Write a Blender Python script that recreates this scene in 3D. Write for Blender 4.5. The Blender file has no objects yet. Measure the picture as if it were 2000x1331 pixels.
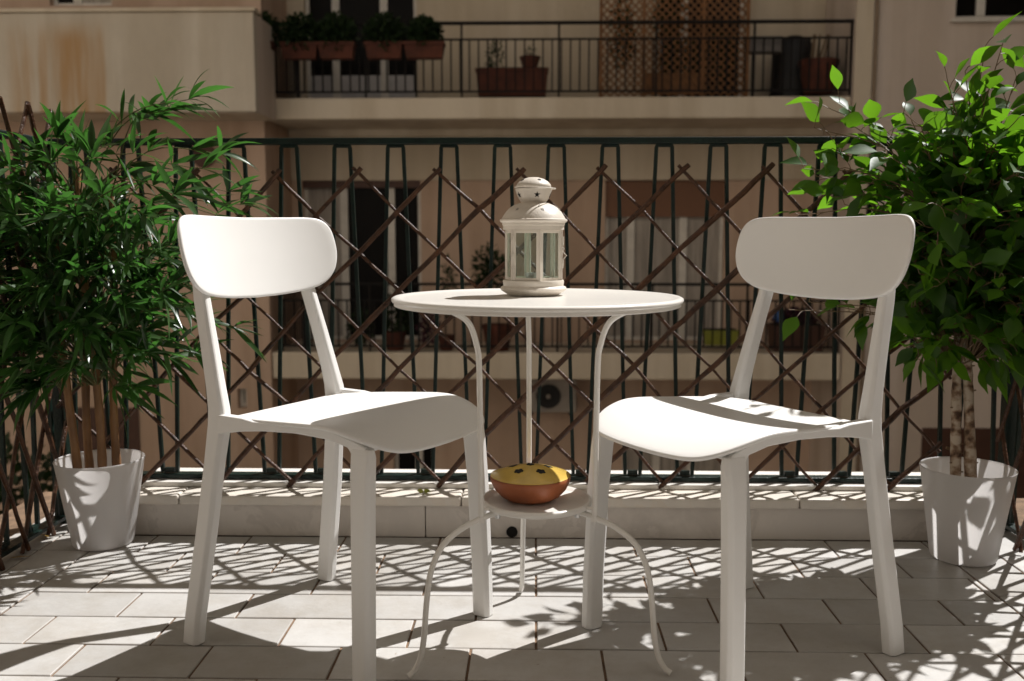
import bpy, bmesh, math, random
from mathutils import Vector, Matrix, Euler
from math import sin, cos, pi, radians, sqrt, atan2
random.seed(7)
S = bpy.context.scene
COL = S.collection

# ------------------------------------------------------------------ camera
FPX, PITCH, YAW, CH = 1829.0, 6.37, 1.4, 0.8276
cd = bpy.data.cameras.new('camera'); cam = bpy.data.objects.new('camera', cd); COL.objects.link(cam)
cam.location = (0, 0, CH); cam.rotation_euler = (radians(90 - PITCH), 0, radians(YAW))
cd.sensor_width = 36; cd.lens = FPX / 2000 * 36; cd.clip_start = 0.05; cd.clip_end = 400
cd.dof.use_dof = True; cd.dof.focus_distance = 1.95; cd.dof.aperture_fstop = 4.0
S.camera = cam
S.render.resolution_x = 1024; S.render.resolution_y = 681

# ------------------------------------------------------------------ sky, sun, exposure
SUN = Vector((0.61, 0.4545, 1.0)).normalized()
EL = math.asin(SUN.z); AZ = atan2(SUN.x, SUN.y)
W = bpy.data.worlds.new("World"); S.world = W; W.use_nodes = True
nt = W.node_tree; bg = nt.nodes['Background']
sky = nt.nodes.new('ShaderNodeTexSky'); sky.sky_type = 'NISHITA'; sky.sun_disc = False
sky.sun_elevation = EL; sky.sun_rotation = AZ; sky.dust_density = 0.8; sky.ozone_density = 0.3; sky.air_density = 1.0
tint = nt.nodes.new('ShaderNodeMix'); tint.data_type = 'RGBA'; tint.blend_type = 'MULTIPLY'; tint.inputs['Factor'].default_value = 1.0
nt.links.new(sky.outputs['Color'], tint.inputs[6]); tint.inputs[7].default_value = (1.0, 0.77, 0.55, 1)
nt.links.new(tint.outputs[2], bg.inputs['Color']); bg.inputs['Strength'].default_value = 0.05
sl = bpy.data.lights.new('sun', 'SUN'); sl.energy = 5.0; sl.angle = radians(0.55); sl.color = (1.0, 0.985, 0.965)
so = bpy.data.objects.new('sun', sl); COL.objects.link(so); so.rotation_euler = SUN.to_track_quat('Z', 'Y').to_euler(); so.location = (6, 6, 12)
S.view_settings.view_transform = 'Standard'; S.view_settings.look = 'None'; S.view_settings.exposure = 0.41; S.view_settings.gamma = 1

# a pixel of the 2000 px photograph -> a real point on a plane of the place
_y, _p = radians(YAW), radians(PITCH)
_fw = Vector((-sin(_y) * cos(_p), cos(_y) * cos(_p), -sin(_p))); _r = Vector((cos(_y), sin(_y), 0)); _u = _r.cross(_fw)
def at(px, py, Y=None, Z=None, X=None):
    d = _fw + _r * ((px - 1000) / FPX) - _u * ((py - 665.5) / FPX); c = Vector((0, 0, CH))
    t = (Y - c.y) / d.y if Y is not None else ((Z - c.z) / d.z if Z is not None else (X - c.x) / d.x)
    return c + d * t

# ------------------------------------------------------------------ materials
def nodes(name):
    m = bpy.data.materials.new(name); m.use_nodes = True
    return m, m.node_tree, m.node_tree.nodes, m.node_tree.links, m.node_tree.nodes['Principled BSDF']
def mat(name, c, rough=0.5, var=0.08, scale=6.0, bump=0.0, bscale=60.0, metal=0.0, spec=0.5, c2=None, stretch=(1, 1, 1), coat=0.0, sss=0.0):
    m, t, N, L, b = nodes(name)
    tc = N.new('ShaderNodeTexCoord'); mp = N.new('ShaderNodeMapping'); mp.inputs['Scale'].default_value = stretch
    L.new(tc.outputs['Object'], mp.inputs['Vector'])
    n = N.new('ShaderNodeTexNoise'); n.inputs['Scale'].default_value = scale; n.inputs['Detail'].default_value = 6; n.inputs['Roughness'].default_value = 0.6
    L.new(mp.outputs[0], n.inputs['Vector'])
    r = N.new('ShaderNodeValToRGB'); L.new(n.outputs['Fac'], r.inputs['Fac'])
    r.color_ramp.elements[0].position = 0.3; r.color_ramp.elements[1].position = 0.7
    ca = c2 if c2 else tuple(x * (1 - var * 2) for x in c)
    r.color_ramp.elements[0].color = (*ca, 1); r.color_ramp.elements[1].color = (*(min(1, x * (1 + var)) for x in c), 1)
    L.new(r.outputs['Color'], b.inputs['Base Color'])
    b.inputs['Roughness'].default_value = rough; b.inputs['Metallic'].default_value = metal; b.inputs['Specular IOR Level'].default_value = spec
    b.inputs['Coat Weight'].default_value = coat
    if bump:
        n2 = N.new('ShaderNodeTexNoise'); n2.inputs['Scale'].default_value = bscale; n2.inputs['Detail'].default_value = 5; L.new(mp.outputs[0], n2.inputs['Vector'])
        bp = N.new('ShaderNodeBump'); bp.inputs['Strength'].default_value = bump; bp.inputs['Distance'].default_value = 0.01
        L.new(n2.outputs['Fac'], bp.inputs['Height']); L.new(bp.outputs[0], b.inputs['Normal'])
    return m
M = {}
M['plastic'] = mat('white_plastic', (0.80, 0.785, 0.76), 0.42, 0.015, 3, 0.05, 900)
M['enamel'] = mat('white_enamel', (0.80, 0.77, 0.72), 0.3, 0.02, 5, 0.03, 300, coat=0.2)
M['cream'] = mat('cream_painted_tin', (0.65, 0.59, 0.51), 0.45, 0.04, 25, 0.08, 220)
M['cream_seam'] = mat('seam_shade', (0.30, 0.27, 0.23), 0.6)
M['green_iron'] = mat('dark_green_paint', (0.0028, 0.0145, 0.0105), 0.42, 0.25, 25, 0.25, 160, spec=.35)
M['willow'] = mat('brown_willow', (0.082, 0.034, 0.015), 0.42, 0.35, 30, 0.5, 130, c2=(0.024, 0.010, 0.005), spec=.35)
M['willow_end'] = mat('cut_willow_end', (0.55, 0.42, 0.25), 0.8)
M['black_iron'] = mat('black_iron', (0.007, 0.0055, 0.005), 0.7, 0.2, 10, spec=.2)
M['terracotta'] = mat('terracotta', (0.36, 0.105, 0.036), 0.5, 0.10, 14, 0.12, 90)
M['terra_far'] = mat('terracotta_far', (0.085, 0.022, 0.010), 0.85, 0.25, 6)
M['mustard'] = mat('mustard_glaze', (0.64, 0.43, 0.085), 0.26, 0.10, 20, 0.04, 120, coat=0.4)
M['cut'] = mat('dark_cutout', (0.006, 0.005, 0.004), 0.9)
M['pane_dark'] = mat('dark_window_glass', (0.0045, 0.0035, 0.003), 0.3, 0.2, 2, spec=.08)
M['curtain'] = mat('pale_curtain', (0.36, 0.32, 0.28), 0.9, 0.2, 4, stretch=(9, 9, .4))
M['frame_w'] = mat('white_window_frame', (0.62, 0.58, 0.52), 0.5)
M['panel_w'] = mat('white_door_panel', (0.44, 0.42, 0.42), 0.5)
M['shutter'] = mat('brown_roller_shutter', (0.17, 0.075, 0.035), 0.6, 0.12, 40, stretch=(.2, 1, 8))
M['head'] = mat('dark_brown_head', (0.07, 0.028, 0.016), 0.6)
M['lattice'] = mat('orange_brown_lattice', (0.20, 0.085, 0.026), 0.7, 0.25, 12)
M['pipe'] = mat('brown_pipe', (0.20, 0.14, 0.09), 0.5)
M['black_cover'] = mat('black_cover', (0.010, 0.009, 0.009), 0.6, 0.2, 6)
M['greybox'] = mat('grey_tin_box', (0.13, 0.115, 0.105), 0.5)
M['ac'] = mat('air_conditioner_case', (0.33, 0.29, 0.25), 0.5)
M['fan'] = mat('fan_black', (0.02, 0.018, 0.016), 0.5)
M['yellow_box'] = mat('yellow_green_trough', (0.26, 0.27, 0.03), 0.5)
M['blue'] = mat('blue_bag', (0.03, 0.10, 0.30), 0.5)
M['wax'] = mat('white_wax', (0.75, 0.74, 0.70), 0.5)
M['alu'] = mat('candle_cup', (0.6, 0.6, 0.6), 0.35, metal=0.9)
M['grout'] = mat('brown_grout', (0.20, 0.125, 0.075), 0.95, 0.25, 20, 0.4, 200)
M['cane'] = mat('bamboo_cane', (0.30, 0.155, 0.060), 0.5, 0.2, 20, 0.2, 90, c2=(0.13, 0.058, 0.024), stretch=(1, 1, .35))
M['node'] = mat('cane_node', (0.10, 0.045, 0.02), 0.6)
M['twig'] = mat('green_twig', (0.10, 0.105, 0.03), 0.6)
M['twig_b'] = mat('brown_twig', (0.16, 0.10, 0.05), 0.6)
M['soil'] = mat('dark_soil', (0.03, 0.02, 0.014), 0.95, 0.3, 60, 1.0, 120)
M['ground'] = mat('courtyard_paving', (0.24, 0.21, 0.18), 0.9, 0.2, 2)
M['dry'] = mat('dry_leaf', (0.33, 0.34, 0.06), 0.6)
M['dry2'] = mat('yellow_leaf', (0.42, 0.25, 0.04), 0.6)

def plaster(name, c, c2, stain=None, x0=0, x1=1, z1=1, z0=0):
    m, t, N, L, b = nodes(name)
    tc = N.new('ShaderNodeTexCoord')
    n = N.new('ShaderNodeTexNoise'); n.inputs['Scale'].default_value = 0.9; n.inputs['Detail'].default_value = 8; n.inputs['Roughness'].default_value = 0.65
    mp = N.new('ShaderNodeMapping'); mp.inputs['Scale'].default_value = (1.6, 1.6, 0.7); L.new(tc.outputs['Object'], mp.inputs['Vector']); L.new(mp.outputs[0], n.inputs['Vector'])
    r = N.new('ShaderNodeValToRGB'); L.new(n.outputs['Fac'], r.inputs['Fac']); r.color_ramp.elements[0].position = .35; r.color_ramp.elements[1].position = .65
    r.color_ramp.elements[0].color = (*c2, 1); r.color_ramp.elements[1].color = (*c, 1)
    mps = N.new('ShaderNodeMapping'); mps.inputs['Scale'].default_value = (1.8, 1.8, .12); L.new(tc.outputs['Object'], mps.inputs['Vector'])
    ns = N.new('ShaderNodeTexNoise'); ns.inputs['Scale'].default_value = 1.4; ns.inputs['Detail'].default_value = 7; L.new(mps.outputs[0], ns.inputs['Vector'])
    rs = N.new('ShaderNodeValToRGB'); L.new(ns.outputs['Fac'], rs.inputs['Fac']); rs.color_ramp.elements[0].position = .42; rs.color_ramp.elements[0].color = (.87, .85, .82, 1); rs.color_ramp.elements[1].position = .58; rs.color_ramp.elements[1].color = (1, 1, 1, 1)
    mm = N.new('ShaderNodeMix'); mm.data_type = 'RGBA'; mm.blend_type = 'MULTIPLY'; mm.inputs['Factor'].default_value = 1; L.new(r.outputs['Color'], mm.inputs[6]); L.new(rs.outputs['Color'], mm.inputs[7])
    out = mm.outputs[2]
    if stain:
        sx = N.new('ShaderNodeSeparateXYZ'); L.new(tc.outputs['Object'], sx.inputs[0])
        mp2 = N.new('ShaderNodeMapping'); mp2.inputs['Scale'].default_value = (3.4, 1, 0.26); L.new(tc.outputs['Object'], mp2.inputs['Vector'])
        n2 = N.new('ShaderNodeTexNoise'); n2.inputs['Scale'].default_value = 1.6; n2.inputs['Detail'].default_value = 5; L.new(mp2.outputs[0], n2.inputs['Vector'])
        rr = N.new('ShaderNodeValToRGB'); rr.color_ramp.elements[0].position = 0.36; rr.color_ramp.elements[1].position = 0.64; L.new(n2.outputs['Fac'], rr.inputs['Fac'])
        def ramp(a, bb, src):
            q = N.new('ShaderNodeMapRange'); q.interpolation_type = 'SMOOTHSTEP'; q.inputs['From Min'].default_value = a; q.inputs['From Max'].default_value = bb; L.new(src, q.inputs['Value']); return q.outputs[0]
        def mul(a, bb):
            q = N.new('ShaderNodeMath'); q.operation = 'MULTIPLY'; L.new(a, q.inputs[0]); L.new(bb, q.inputs[1]); return q.outputs[0]
        def inv(a):
            q = N.new('ShaderNodeMath'); q.operation = 'SUBTRACT'; q.inputs[0].default_value = 1; L.new(a, q.inputs[1]); return q.outputs[0]
        k = mul(mul(ramp(x0 - .12, x0 + .2, sx.outputs['X']), inv(ramp(x1 - .02, x1 + .03, sx.outputs['X']))), inv(ramp(z1 - .35, z1, sx.outputs['Z'])))
        k = mul(k, rr.outputs['Color'])
        mx = N.new('ShaderNodeMix'); mx.data_type = 'RGBA'; L.new(k, mx.inputs['Factor']); L.new(out, mx.inputs[6]); mx.inputs[7].default_value = (*stain, 1)
        out = mx.outputs[2]
    L.new(out, b.inputs['Base Color']); b.inputs['Roughness'].default_value = 0.95; b.inputs['Specular IOR Level'].default_value = 0.2
    n3 = N.new('ShaderNodeTexNoise'); n3.inputs['Scale'].default_value = 9; n3.inputs['Detail'].default_value = 8; L.new(tc.outputs['Object'], n3.inputs['Vector'])
    bp = N.new('ShaderNodeBump'); bp.inputs['Strength'].default_value = .5; bp.inputs['Distance'].default_value = .02; L.new(n3.outputs['Fac'], bp.inputs['Height']); L.new(bp.outputs[0], b.inputs['Normal'])
    return m
_sx0 = at(20, 100, Y=11.6).x; _sx1 = at(213, 100, Y=11.6).x; _sz = at(0, 28, Y=11.6).z + 7.0
M['parapet'] = plaster('stained_parapet_render', (0.60, 0.545, 0.46), (0.53, 0.475, 0.395), (0.42, 0.265, 0.135), _sx0, _sx1, _sz)
M['facade'] = plaster('beige_render', (0.60, 0.515, 0.40), (0.54, 0.46, 0.36))
M['facade_pink'] = plaster('pinkish_render', (0.56, 0.41, 0.315), (0.50, 0.365, 0.28))
M['facade_r'] = plaster('greyish_pink_render', (0.62, 0.53, 0.46), (0.57, 0.485, 0.425))
M['slab'] = plaster('pale_slab_edge', (0.66, 0.58, 0.465), (0.60, 0.52, 0.415))
M['own'] = plaster('warm_white_render', (0.76, 0.715, 0.645), (0.72, 0.675, 0.61))

# marble
def marble(name, c, vein, s=5.0, k=0.5):
    m, t, N, L, b = nodes(name)
    tc = N.new('ShaderNodeTexCoord')
    n = N.new('ShaderNodeTexNoise'); n.inputs['Scale'].default_value = s; n.inputs['Detail'].default_value = 12; n.inputs['Roughness'].default_value = .65; n.inputs['Distortion'].default_value = .7; L.new(tc.outputs['Object'], n.inputs['Vector'])
    r = N.new('ShaderNodeValToRGB'); L.new(n.outputs['Fac'], r.inputs['Fac'])
    e = r.color_ramp.elements; e[0].position = .38; e[0].color = (*c, 1); e[1].position = .60; e[1].color = (*(x * .86 for x in c), 1)
    v = r.color_ramp.elements.new(.485); v.color = (*(c[i] * (1 - k) + vein[i] * k for i in range(3)), 1)
    v2 = r.color_ramp.elements.new(.505); v2.color = (*(x * .95 for x in c), 1)
    L.new(r.outputs['Color'], b.inputs['Base Color']); b.inputs['Roughness'].default_value = .45
    n3 = N.new('ShaderNodeTexNoise'); n3.inputs['Scale'].default_value = 45; n3.inputs['Detail'].default_value = 6; L.new(tc.outputs['Object'], n3.inputs['Vector'])
    bp = N.new('ShaderNodeBump'); bp.inputs['Strength'].default_value = .12; bp.inputs['Distance'].default_value = .003; L.new(n3.outputs['Fac'], bp.inputs['Height']); L.new(bp.outputs[0], b.inputs['Normal'])
    return m
M['marble'] = marble('worn_marble', (0.66, 0.60, 0.54), (0.30, 0.26, 0.23), 2.2, .35)
M['marble_cap'] = marble('cream_marble_cap', (0.72, 0.66, 0.585), (0.54, 0.43, 0.31), 3.0, .25)
M['marble_top'] = marble('pale_marble_slab', (0.78, 0.745, 0.69), (0.5, 0.42, 0.35), 4.0, .2)

# ceramic tile (per-tile tone from an attribute)
def tile_mat():
    m, t, N, L, b = nodes('glazed_floor_tile')
    tc = N.new('ShaderNodeTexCoord'); a = N.new('ShaderNodeAttribute'); a.attribute_name = 'tone'
    n = N.new('ShaderNodeTexNoise'); n.inputs['Scale'].default_value = 11; n.inputs['Detail'].default_value = 8; n.inputs['Roughness'].default_value = .7; L.new(tc.outputs['Object'], n.inputs['Vector'])
    ad = N.new('ShaderNodeMath'); ad.operation = 'MULTIPLY_ADD'; L.new(n.outputs['Fac'], ad.inputs[0]); ad.inputs[1].default_value = .7; L.new(a.outputs['Fac'], ad.inputs[2])
    r = N.new('ShaderNodeValToRGB'); L.new(ad.outputs[0], r.inputs['Fac'])
    r.color_ramp.elements[0].position = .25; r.color_ramp.elements[0].color = (0.435, 0.42, 0.40, 1); r.color_ramp.elements[1].position = .85; r.color_ramp.elements[1].color = (0.57, 0.555, 0.535, 1)
    # worn specks
    n2 = N.new('ShaderNodeTexNoise'); n2.inputs['Scale'].default_value = 75; n2.inputs['Detail'].default_value = 3; L.new(tc.outputs['Object'], n2.inputs['Vector'])
    r2 = N.new('ShaderNodeValToRGB'); r2.color_ramp.elements[0].position = .70; r2.color_ramp.elements[1].position = .78; L.new(n2.outputs['Fac'], r2.inputs['Fac'])
    mx = N.new('ShaderNodeMix'); mx.data_type = 'RGBA'; L.new(r2.outputs['Color'], mx.inputs['Factor']); L.new(r.outputs['Color'], mx.inputs[6]); mx.inputs[7].default_value = (.36, .31, .26, 1)
    n4 = N.new('ShaderNodeTexNoise'); n4.inputs['Scale'].default_value = 3.1; n4.inputs['Detail'].default_value = 12; n4.inputs['Roughness'].default_value = .75; L.new(tc.outputs['Object'], n4.inputs['Vector'])
    r4 = N.new('ShaderNodeValToRGB'); L.new(n4.outputs['Fac'], r4.inputs['Fac']); r4.color_ramp.elements[0].position = .40; r4.color_ramp.elements[0].color = (.86, .83, .79, 1); r4.color_ramp.elements[1].position = .56; r4.color_ramp.elements[1].color = (1, 1, 1, 1)
    m4 = N.new('ShaderNodeMix'); m4.data_type = 'RGBA'; m4.blend_type = 'MULTIPLY'; m4.inputs['Factor'].default_value = 1; L.new(mx.outputs[2], m4.inputs[6]); L.new(r4.outputs['Color'], m4.inputs[7])
    L.new(m4.outputs[2], b.inputs['Base Color'])
    rm = N.new('ShaderNodeMapRange'); L.new(n.outputs['Fac'], rm.inputs['Value']); rm.inputs['To Min'].default_value = .28; rm.inputs['To Max'].default_value = .55; L.new(rm.outputs[0], b.inputs['Roughness'])
    bp = N.new('ShaderNodeBump'); bp.inputs['Strength'].default_value = .12; bp.inputs['Distance'].default_value = .004; L.new(n2.outputs['Fac'], bp.inputs['Height']); L.new(bp.outputs[0], b.inputs['Normal'])
    return m
M['tile'] = tile_mat()

def leaf_mat(name, dark, light, trans, rough=.38, tw=.45):
    m, t, N, L, b = nodes(name)
    a = N.new('ShaderNodeAttribute'); a.attribute_name = 'tone'
    r = N.new('ShaderNodeValToRGB'); L.new(a.outputs['Fac'], r.inputs['Fac']); r.color_ramp.elements[0].color = (*dark, 1); r.color_ramp.elements[1].color = (*light, 1)
    L.new(r.outputs['Color'], b.inputs['Base Color']); b.inputs['Roughness'].default_value = rough; b.inputs['Specular IOR Level'].default_value = .42
    tr = N.new('ShaderNodeBsdfTranslucent'); r3 = N.new('ShaderNodeMix'); r3.data_type = 'RGBA'; r3.blend_type = 'MIX'
    L.new(a.outputs['Fac'], r3.inputs['Factor']); r3.inputs[6].default_value = (*(x * .55 for x in trans), 1); r3.inputs[7].default_value = (*trans, 1); L.new(r3.outputs[2], tr.inputs['Color'])
    ms = N.new('ShaderNodeMixShader'); ms.inputs[0].default_value = tw; L.new(b.outputs[0], ms.inputs[1]); L.new(tr.outputs[0], ms.inputs[2])
    L.new(ms.outputs[0], N['Material Output'].inputs['Surface'])
    return m
M['leaf_b'] = leaf_mat('bamboo_leaf', (0.014, 0.038, 0.011), (0.060, 0.110, 0.040), (0.09, 0.29, 0.04), .28, .36)
M['leaf_f'] = leaf_mat('ficus_leaf', (0.014, 0.042, 0.008), (0.050, 0.120, 0.015), (0.22, 0.52, 0.02), .46, .42)
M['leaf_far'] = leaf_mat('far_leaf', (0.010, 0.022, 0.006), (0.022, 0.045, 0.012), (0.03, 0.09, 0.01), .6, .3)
M['flower'] = leaf_mat('far_purple_leaf', (0.05, 0.015, 0.03), (0.09, 0.03, 0.05), (0.1, 0.03, 0.05), .6, .3)

def glass_mat(name, tintc, mixf=.12):
    m, t, N, L, b = nodes(name)
    b.inputs['Base Color'].default_value = (*tintc, 1); b.inputs['Roughness'].default_value = .05
    tr = N.new('ShaderNodeBsdfTransparent'); tr.inputs[0].default_value = (.93, .97, .95, 1)
    gl = N.new('ShaderNodeBsdfGlossy'); gl.inputs['Roughness'].default_value = .04; gl.inputs['Color'].default_value = (.9, .9, .9, 1)
    n = N.new('ShaderNodeTexNoise'); n.inputs['Scale'].default_value = 60; n.inputs['Detail'].default_value = 5
    tc = N.new('ShaderNodeTexCoord'); L.new(tc.outputs['Object'], n.inputs['Vector'])
    mr = N.new('ShaderNodeMapRange'); L.new(n.outputs['Fac'], mr.inputs['Value']); mr.inputs['From Min'].default_value = .4; mr.inputs['From Max'].default_value = .75; mr.inputs['To Min'].default_value = mixf * .5; mr.inputs['To Max'].default_value = mixf * 2
    df = N.new('ShaderNodeBsdfDiffuse'); df.inputs[0].default_value = (*tintc, 1)
    m1 = N.new('ShaderNodeMixShader'); L.new(mr.outputs[0], m1.inputs[0]); L.new(tr.outputs[0], m1.inputs[1]); L.new(df.outputs[0], m1.inputs[2])
    fl = N.new('ShaderNodeLayerWeight'); pw = N.new('ShaderNodeMath'); pw.operation = 'POWER'; L.new(fl.outputs['Facing'], pw.inputs[0]); pw.inputs[1].default_value = 4.0
    fr = N.new('ShaderNodeMath'); fr.operation = 'MULTIPLY_ADD'; L.new(pw.outputs[0], fr.inputs[0]); fr.inputs[1].default_value = .5; fr.inputs[2].default_value = .03
    m2 = N.new('ShaderNodeMixShader'); L.new(fr.outputs[0], m2.inputs[0]); L.new(m1.outputs[0], m2.inputs[1]); L.new(gl.outputs[0], m2.inputs[2])
    L.new(m2.outputs[0], N['Material Output'].inputs['Surface'])
    return m
M['glass'] = glass_mat('dusty_lantern_glass', (.62, .66, .62), .035)

def pot_mat():   # thin translucent white polypropylene
    m, t, N, L, b = nodes('frosted_white_plastic')
    b.inputs['Base Color'].default_value = (.78, .765, .755, 1); b.inputs['Roughness'].default_value = .32
    tr = N.new('ShaderNodeBsdfTranslucent'); tr.inputs[0].default_value = (.76, .73, .71, 1)
    ms = N.new('ShaderNodeMixShader'); ms.inputs[0].default_value = .52; L.new(b.outputs[0], ms.inputs[1]); L.new(tr.outputs[0], ms.inputs[2]); L.new(ms.outputs[0], N['Material Output'].inputs['Surface'])
    return m
M['pot'] = pot_mat()
def birch_mat():
    m, t, N, L, b = nodes('birch_bark')
    tc = N.new('ShaderNodeTexCoord'); mp = N.new('ShaderNodeMapping'); mp.inputs['Scale'].default_value = (1, 1, 1.1); L.new(tc.outputs['Object'], mp.inputs['Vector'])
    n = N.new('ShaderNodeTexNoise'); n.inputs['Scale'].default_value = 34; n.inputs['Detail'].default_value = 6; L.new(mp.outputs[0], n.inputs['Vector'])
    r = N.new('ShaderNodeValToRGB'); L.new(n.outputs['Fac'], r.inputs['Fac']); e = r.color_ramp.elements
    e[0].position = .36; e[0].color = (.07, .035, .02, 1); e[1].position = .58; e[1].color = (.50, .41, .32, 1)
    v = e.new(.45); v.color = (.24, .15, .09, 1)
    L.new(r.outputs['Color'], b.inputs['Base Color']); b.inputs['Roughness'].default_value = .8
    bp = N.new('ShaderNodeBump'); bp.inputs['Strength'].default_value = .8; bp.inputs['Distance'].default_value = .004; L.new(n.outputs['Fac'], bp.inputs['Height']); L.new(bp.outputs[0], b.inputs['Normal'])
    return m
M['birch'] = birch_mat()

# ------------------------------------------------------------------ mesh collector
class G:
    def __init__(s): s.v = []; s.f = []; s.tone = []
    def add(s, vs, fs, tone=None):
        o = len(s.v); s.v += [Vector(x) for x in vs]; s.f += [tuple(i + o for i in f) for f in fs]
        if tone is not None: s.tone += [tone] * len(vs)
        return s
    def box(s, x0, x1, y0, y1, z0, z1, tone=None):
        return s.add([(x0, y0, z0), (x1, y0, z0), (x1, y1, z0), (x0, y1, z0), (x0, y0, z1), (x1, y0, z1), (x1, y1, z1), (x0, y1, z1)],
                     [(0, 3, 2, 1), (4, 5, 6, 7), (0, 1, 5, 4), (1, 2, 6, 5), (2, 3, 7, 6), (3, 0, 4, 7)], tone)
    def quad(s, a, b, c, d): return s.add([a, b, c, d], [(0, 1, 2, 3)])
    def lathe(s, prof, c=(0, 0, 0), n=48, ang0=0.0):
        vs = []; fs = []; m = len(prof)
        for i in range(n):
            a = 2 * pi * i / n + ang0
            for r, z in prof: vs.append((c[0] + r * cos(a), c[1] + r * sin(a), c[2] + z))
        for i in range(n):
            j = (i + 1) % n
            for k in range(m - 1): fs.append((i * m + k, j * m + k, j * m + k + 1, i * m + k + 1))
        return s.add(vs, fs)
    def tube(s, pts, r, n=8, caps=True, up=None, flat=1.0):
        pts = [Vector(p) for p in pts]; m = len(pts); rs = r if isinstance(r, (list, tuple)) else [r] * m
        vs = []; fs = []; pv = None
        for i, p in enumerate(pts):
            t = (pts[min(i + 1, m - 1)] - pts[max(i - 1, 0)]).normalized()
            if pv is None: a = Vector(up) if up else (Vector((0, 0, 1)) if abs(t.z) < .9 else Vector((1, 0, 0)))
            else: a = pv
            x = (a - t * a.dot(t)).normalized(); y = t.cross(x); pv = x
            for k in range(n):
                an = 2 * pi * k / n; vs.append(p + x * (cos(an) * rs[i]) + y * (sin(an) * rs[i] * flat))
        for i in range(m - 1):
            for k in range(n):
                l = (k + 1) % n; fs.append((i * n + k, i * n + l, (i + 1) * n + l, (i + 1) * n + k))
        if caps: fs.append(tuple(range(n - 1, -1, -1))); fs.append(tuple((m - 1) * n + k for k in range(n)))
        return s.add(vs, fs)
    def loft(s, rings, caps=True):
        n = len(rings[0]); vs = [p for r in rings for p in r]; fs = []
        for i in range(len(rings) - 1):
            for k in range(n):
                l = (k + 1) % n; fs.append((i * n + k, i * n + l, (i + 1) * n + l, (i + 1) * n + k))
        if caps: fs.append(tuple(range(n - 1, -1, -1))); fs.append(tuple((len(rings) - 1) * n + k for k in range(n)))
        return s.add(vs, fs)
    def prism(s, poly, ax0, ax1, fn):   # poly 2-D points, extruded between ax0 and ax1; fn(a,b,t)->point
        n = len(poly); vs = [fn(a, b, ax0) for a, b in poly] + [fn(a, b, ax1) for a, b in poly]
        fs = [tuple(range(n)), tuple(range(2 * n - 1, n - 1, -1))] + [(i, i + n, (i + 1) % n + n, (i + 1) % n) for i in range(n)]
        return s.add(vs, fs)

def setp(o, label=None, cat=None, group=None, kind=None):
    if label: o['label'] = label
    if cat: o['category'] = cat
    if group: o['group'] = group
    if kind: o['kind'] = kind
    return o
ROOT = {}
def obj(name, g, m, parent=None, smooth=None, bevel=0, local=False, sub=0, recalc=True):
    off = Vector((0, 0, 0))
    if parent is not None and not local: off = ROOT.get(parent.name, off)
    me = bpy.data.meshes.new(name); me.from_pydata([v - off for v in g.v], [], g.f)
    if recalc:
        bm = bmesh.new(); bm.from_mesh(me); bmesh.ops.recalc_face_normals(bm, faces=bm.faces); bm.to_mesh(me); bm.free()
    if g.tone:
        a = me.attributes.new('tone', 'FLOAT', 'POINT'); a.data.foreach_set('value', g.tone)
    me.materials.append(m)
    if smooth:
        me.shade_smooth()
        if smooth < 179: me.set_sharp_from_angle(angle=radians(smooth))
    o = bpy.data.objects.new(name, me); COL.objects.link(o)
    if parent is not None: o.parent = parent; ROOT[o.name] = off
    if bevel:
        b = o.modifiers.new('bevel', 'BEVEL'); b.width = bevel; b.segments = 2; b.limit_method = 'ANGLE'; b.angle_limit = radians(35)
    if sub:
        b = o.modifiers.new('sub', 'SUBSURF'); b.levels = sub; b.render_levels = sub
    return o
def thing(name, label, cat, loc=(0, 0, 0), group=None, rz=0):
    o = bpy.data.objects.new(name, None); o.empty_display_size = .1; COL.objects.link(o); o.location = loc; o.rotation_euler = (0, 0, rz)
    ROOT[o.name] = Vector(loc); return setp(o, label, cat, group)
def one(name, g, m, label, cat, group=None, **k): return setp(obj(name, g, m, **k), label, cat, group)
def struct(name, g, m, **k): return setp(obj(name, g, m, **k), kind='structure')
def dup(root, loc=None):
    c = root.copy(); COL.objects.link(c)
    if loc is not None: c.location = loc
    ROOT[c.name] = Vector(c.location)
    for ch in root.children:
        d = ch.copy(); COL.objects.link(d); d.parent = c
        for gg in ch.children:
            e = gg.copy(); COL.objects.link(e); e.parent = d
    return c

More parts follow.
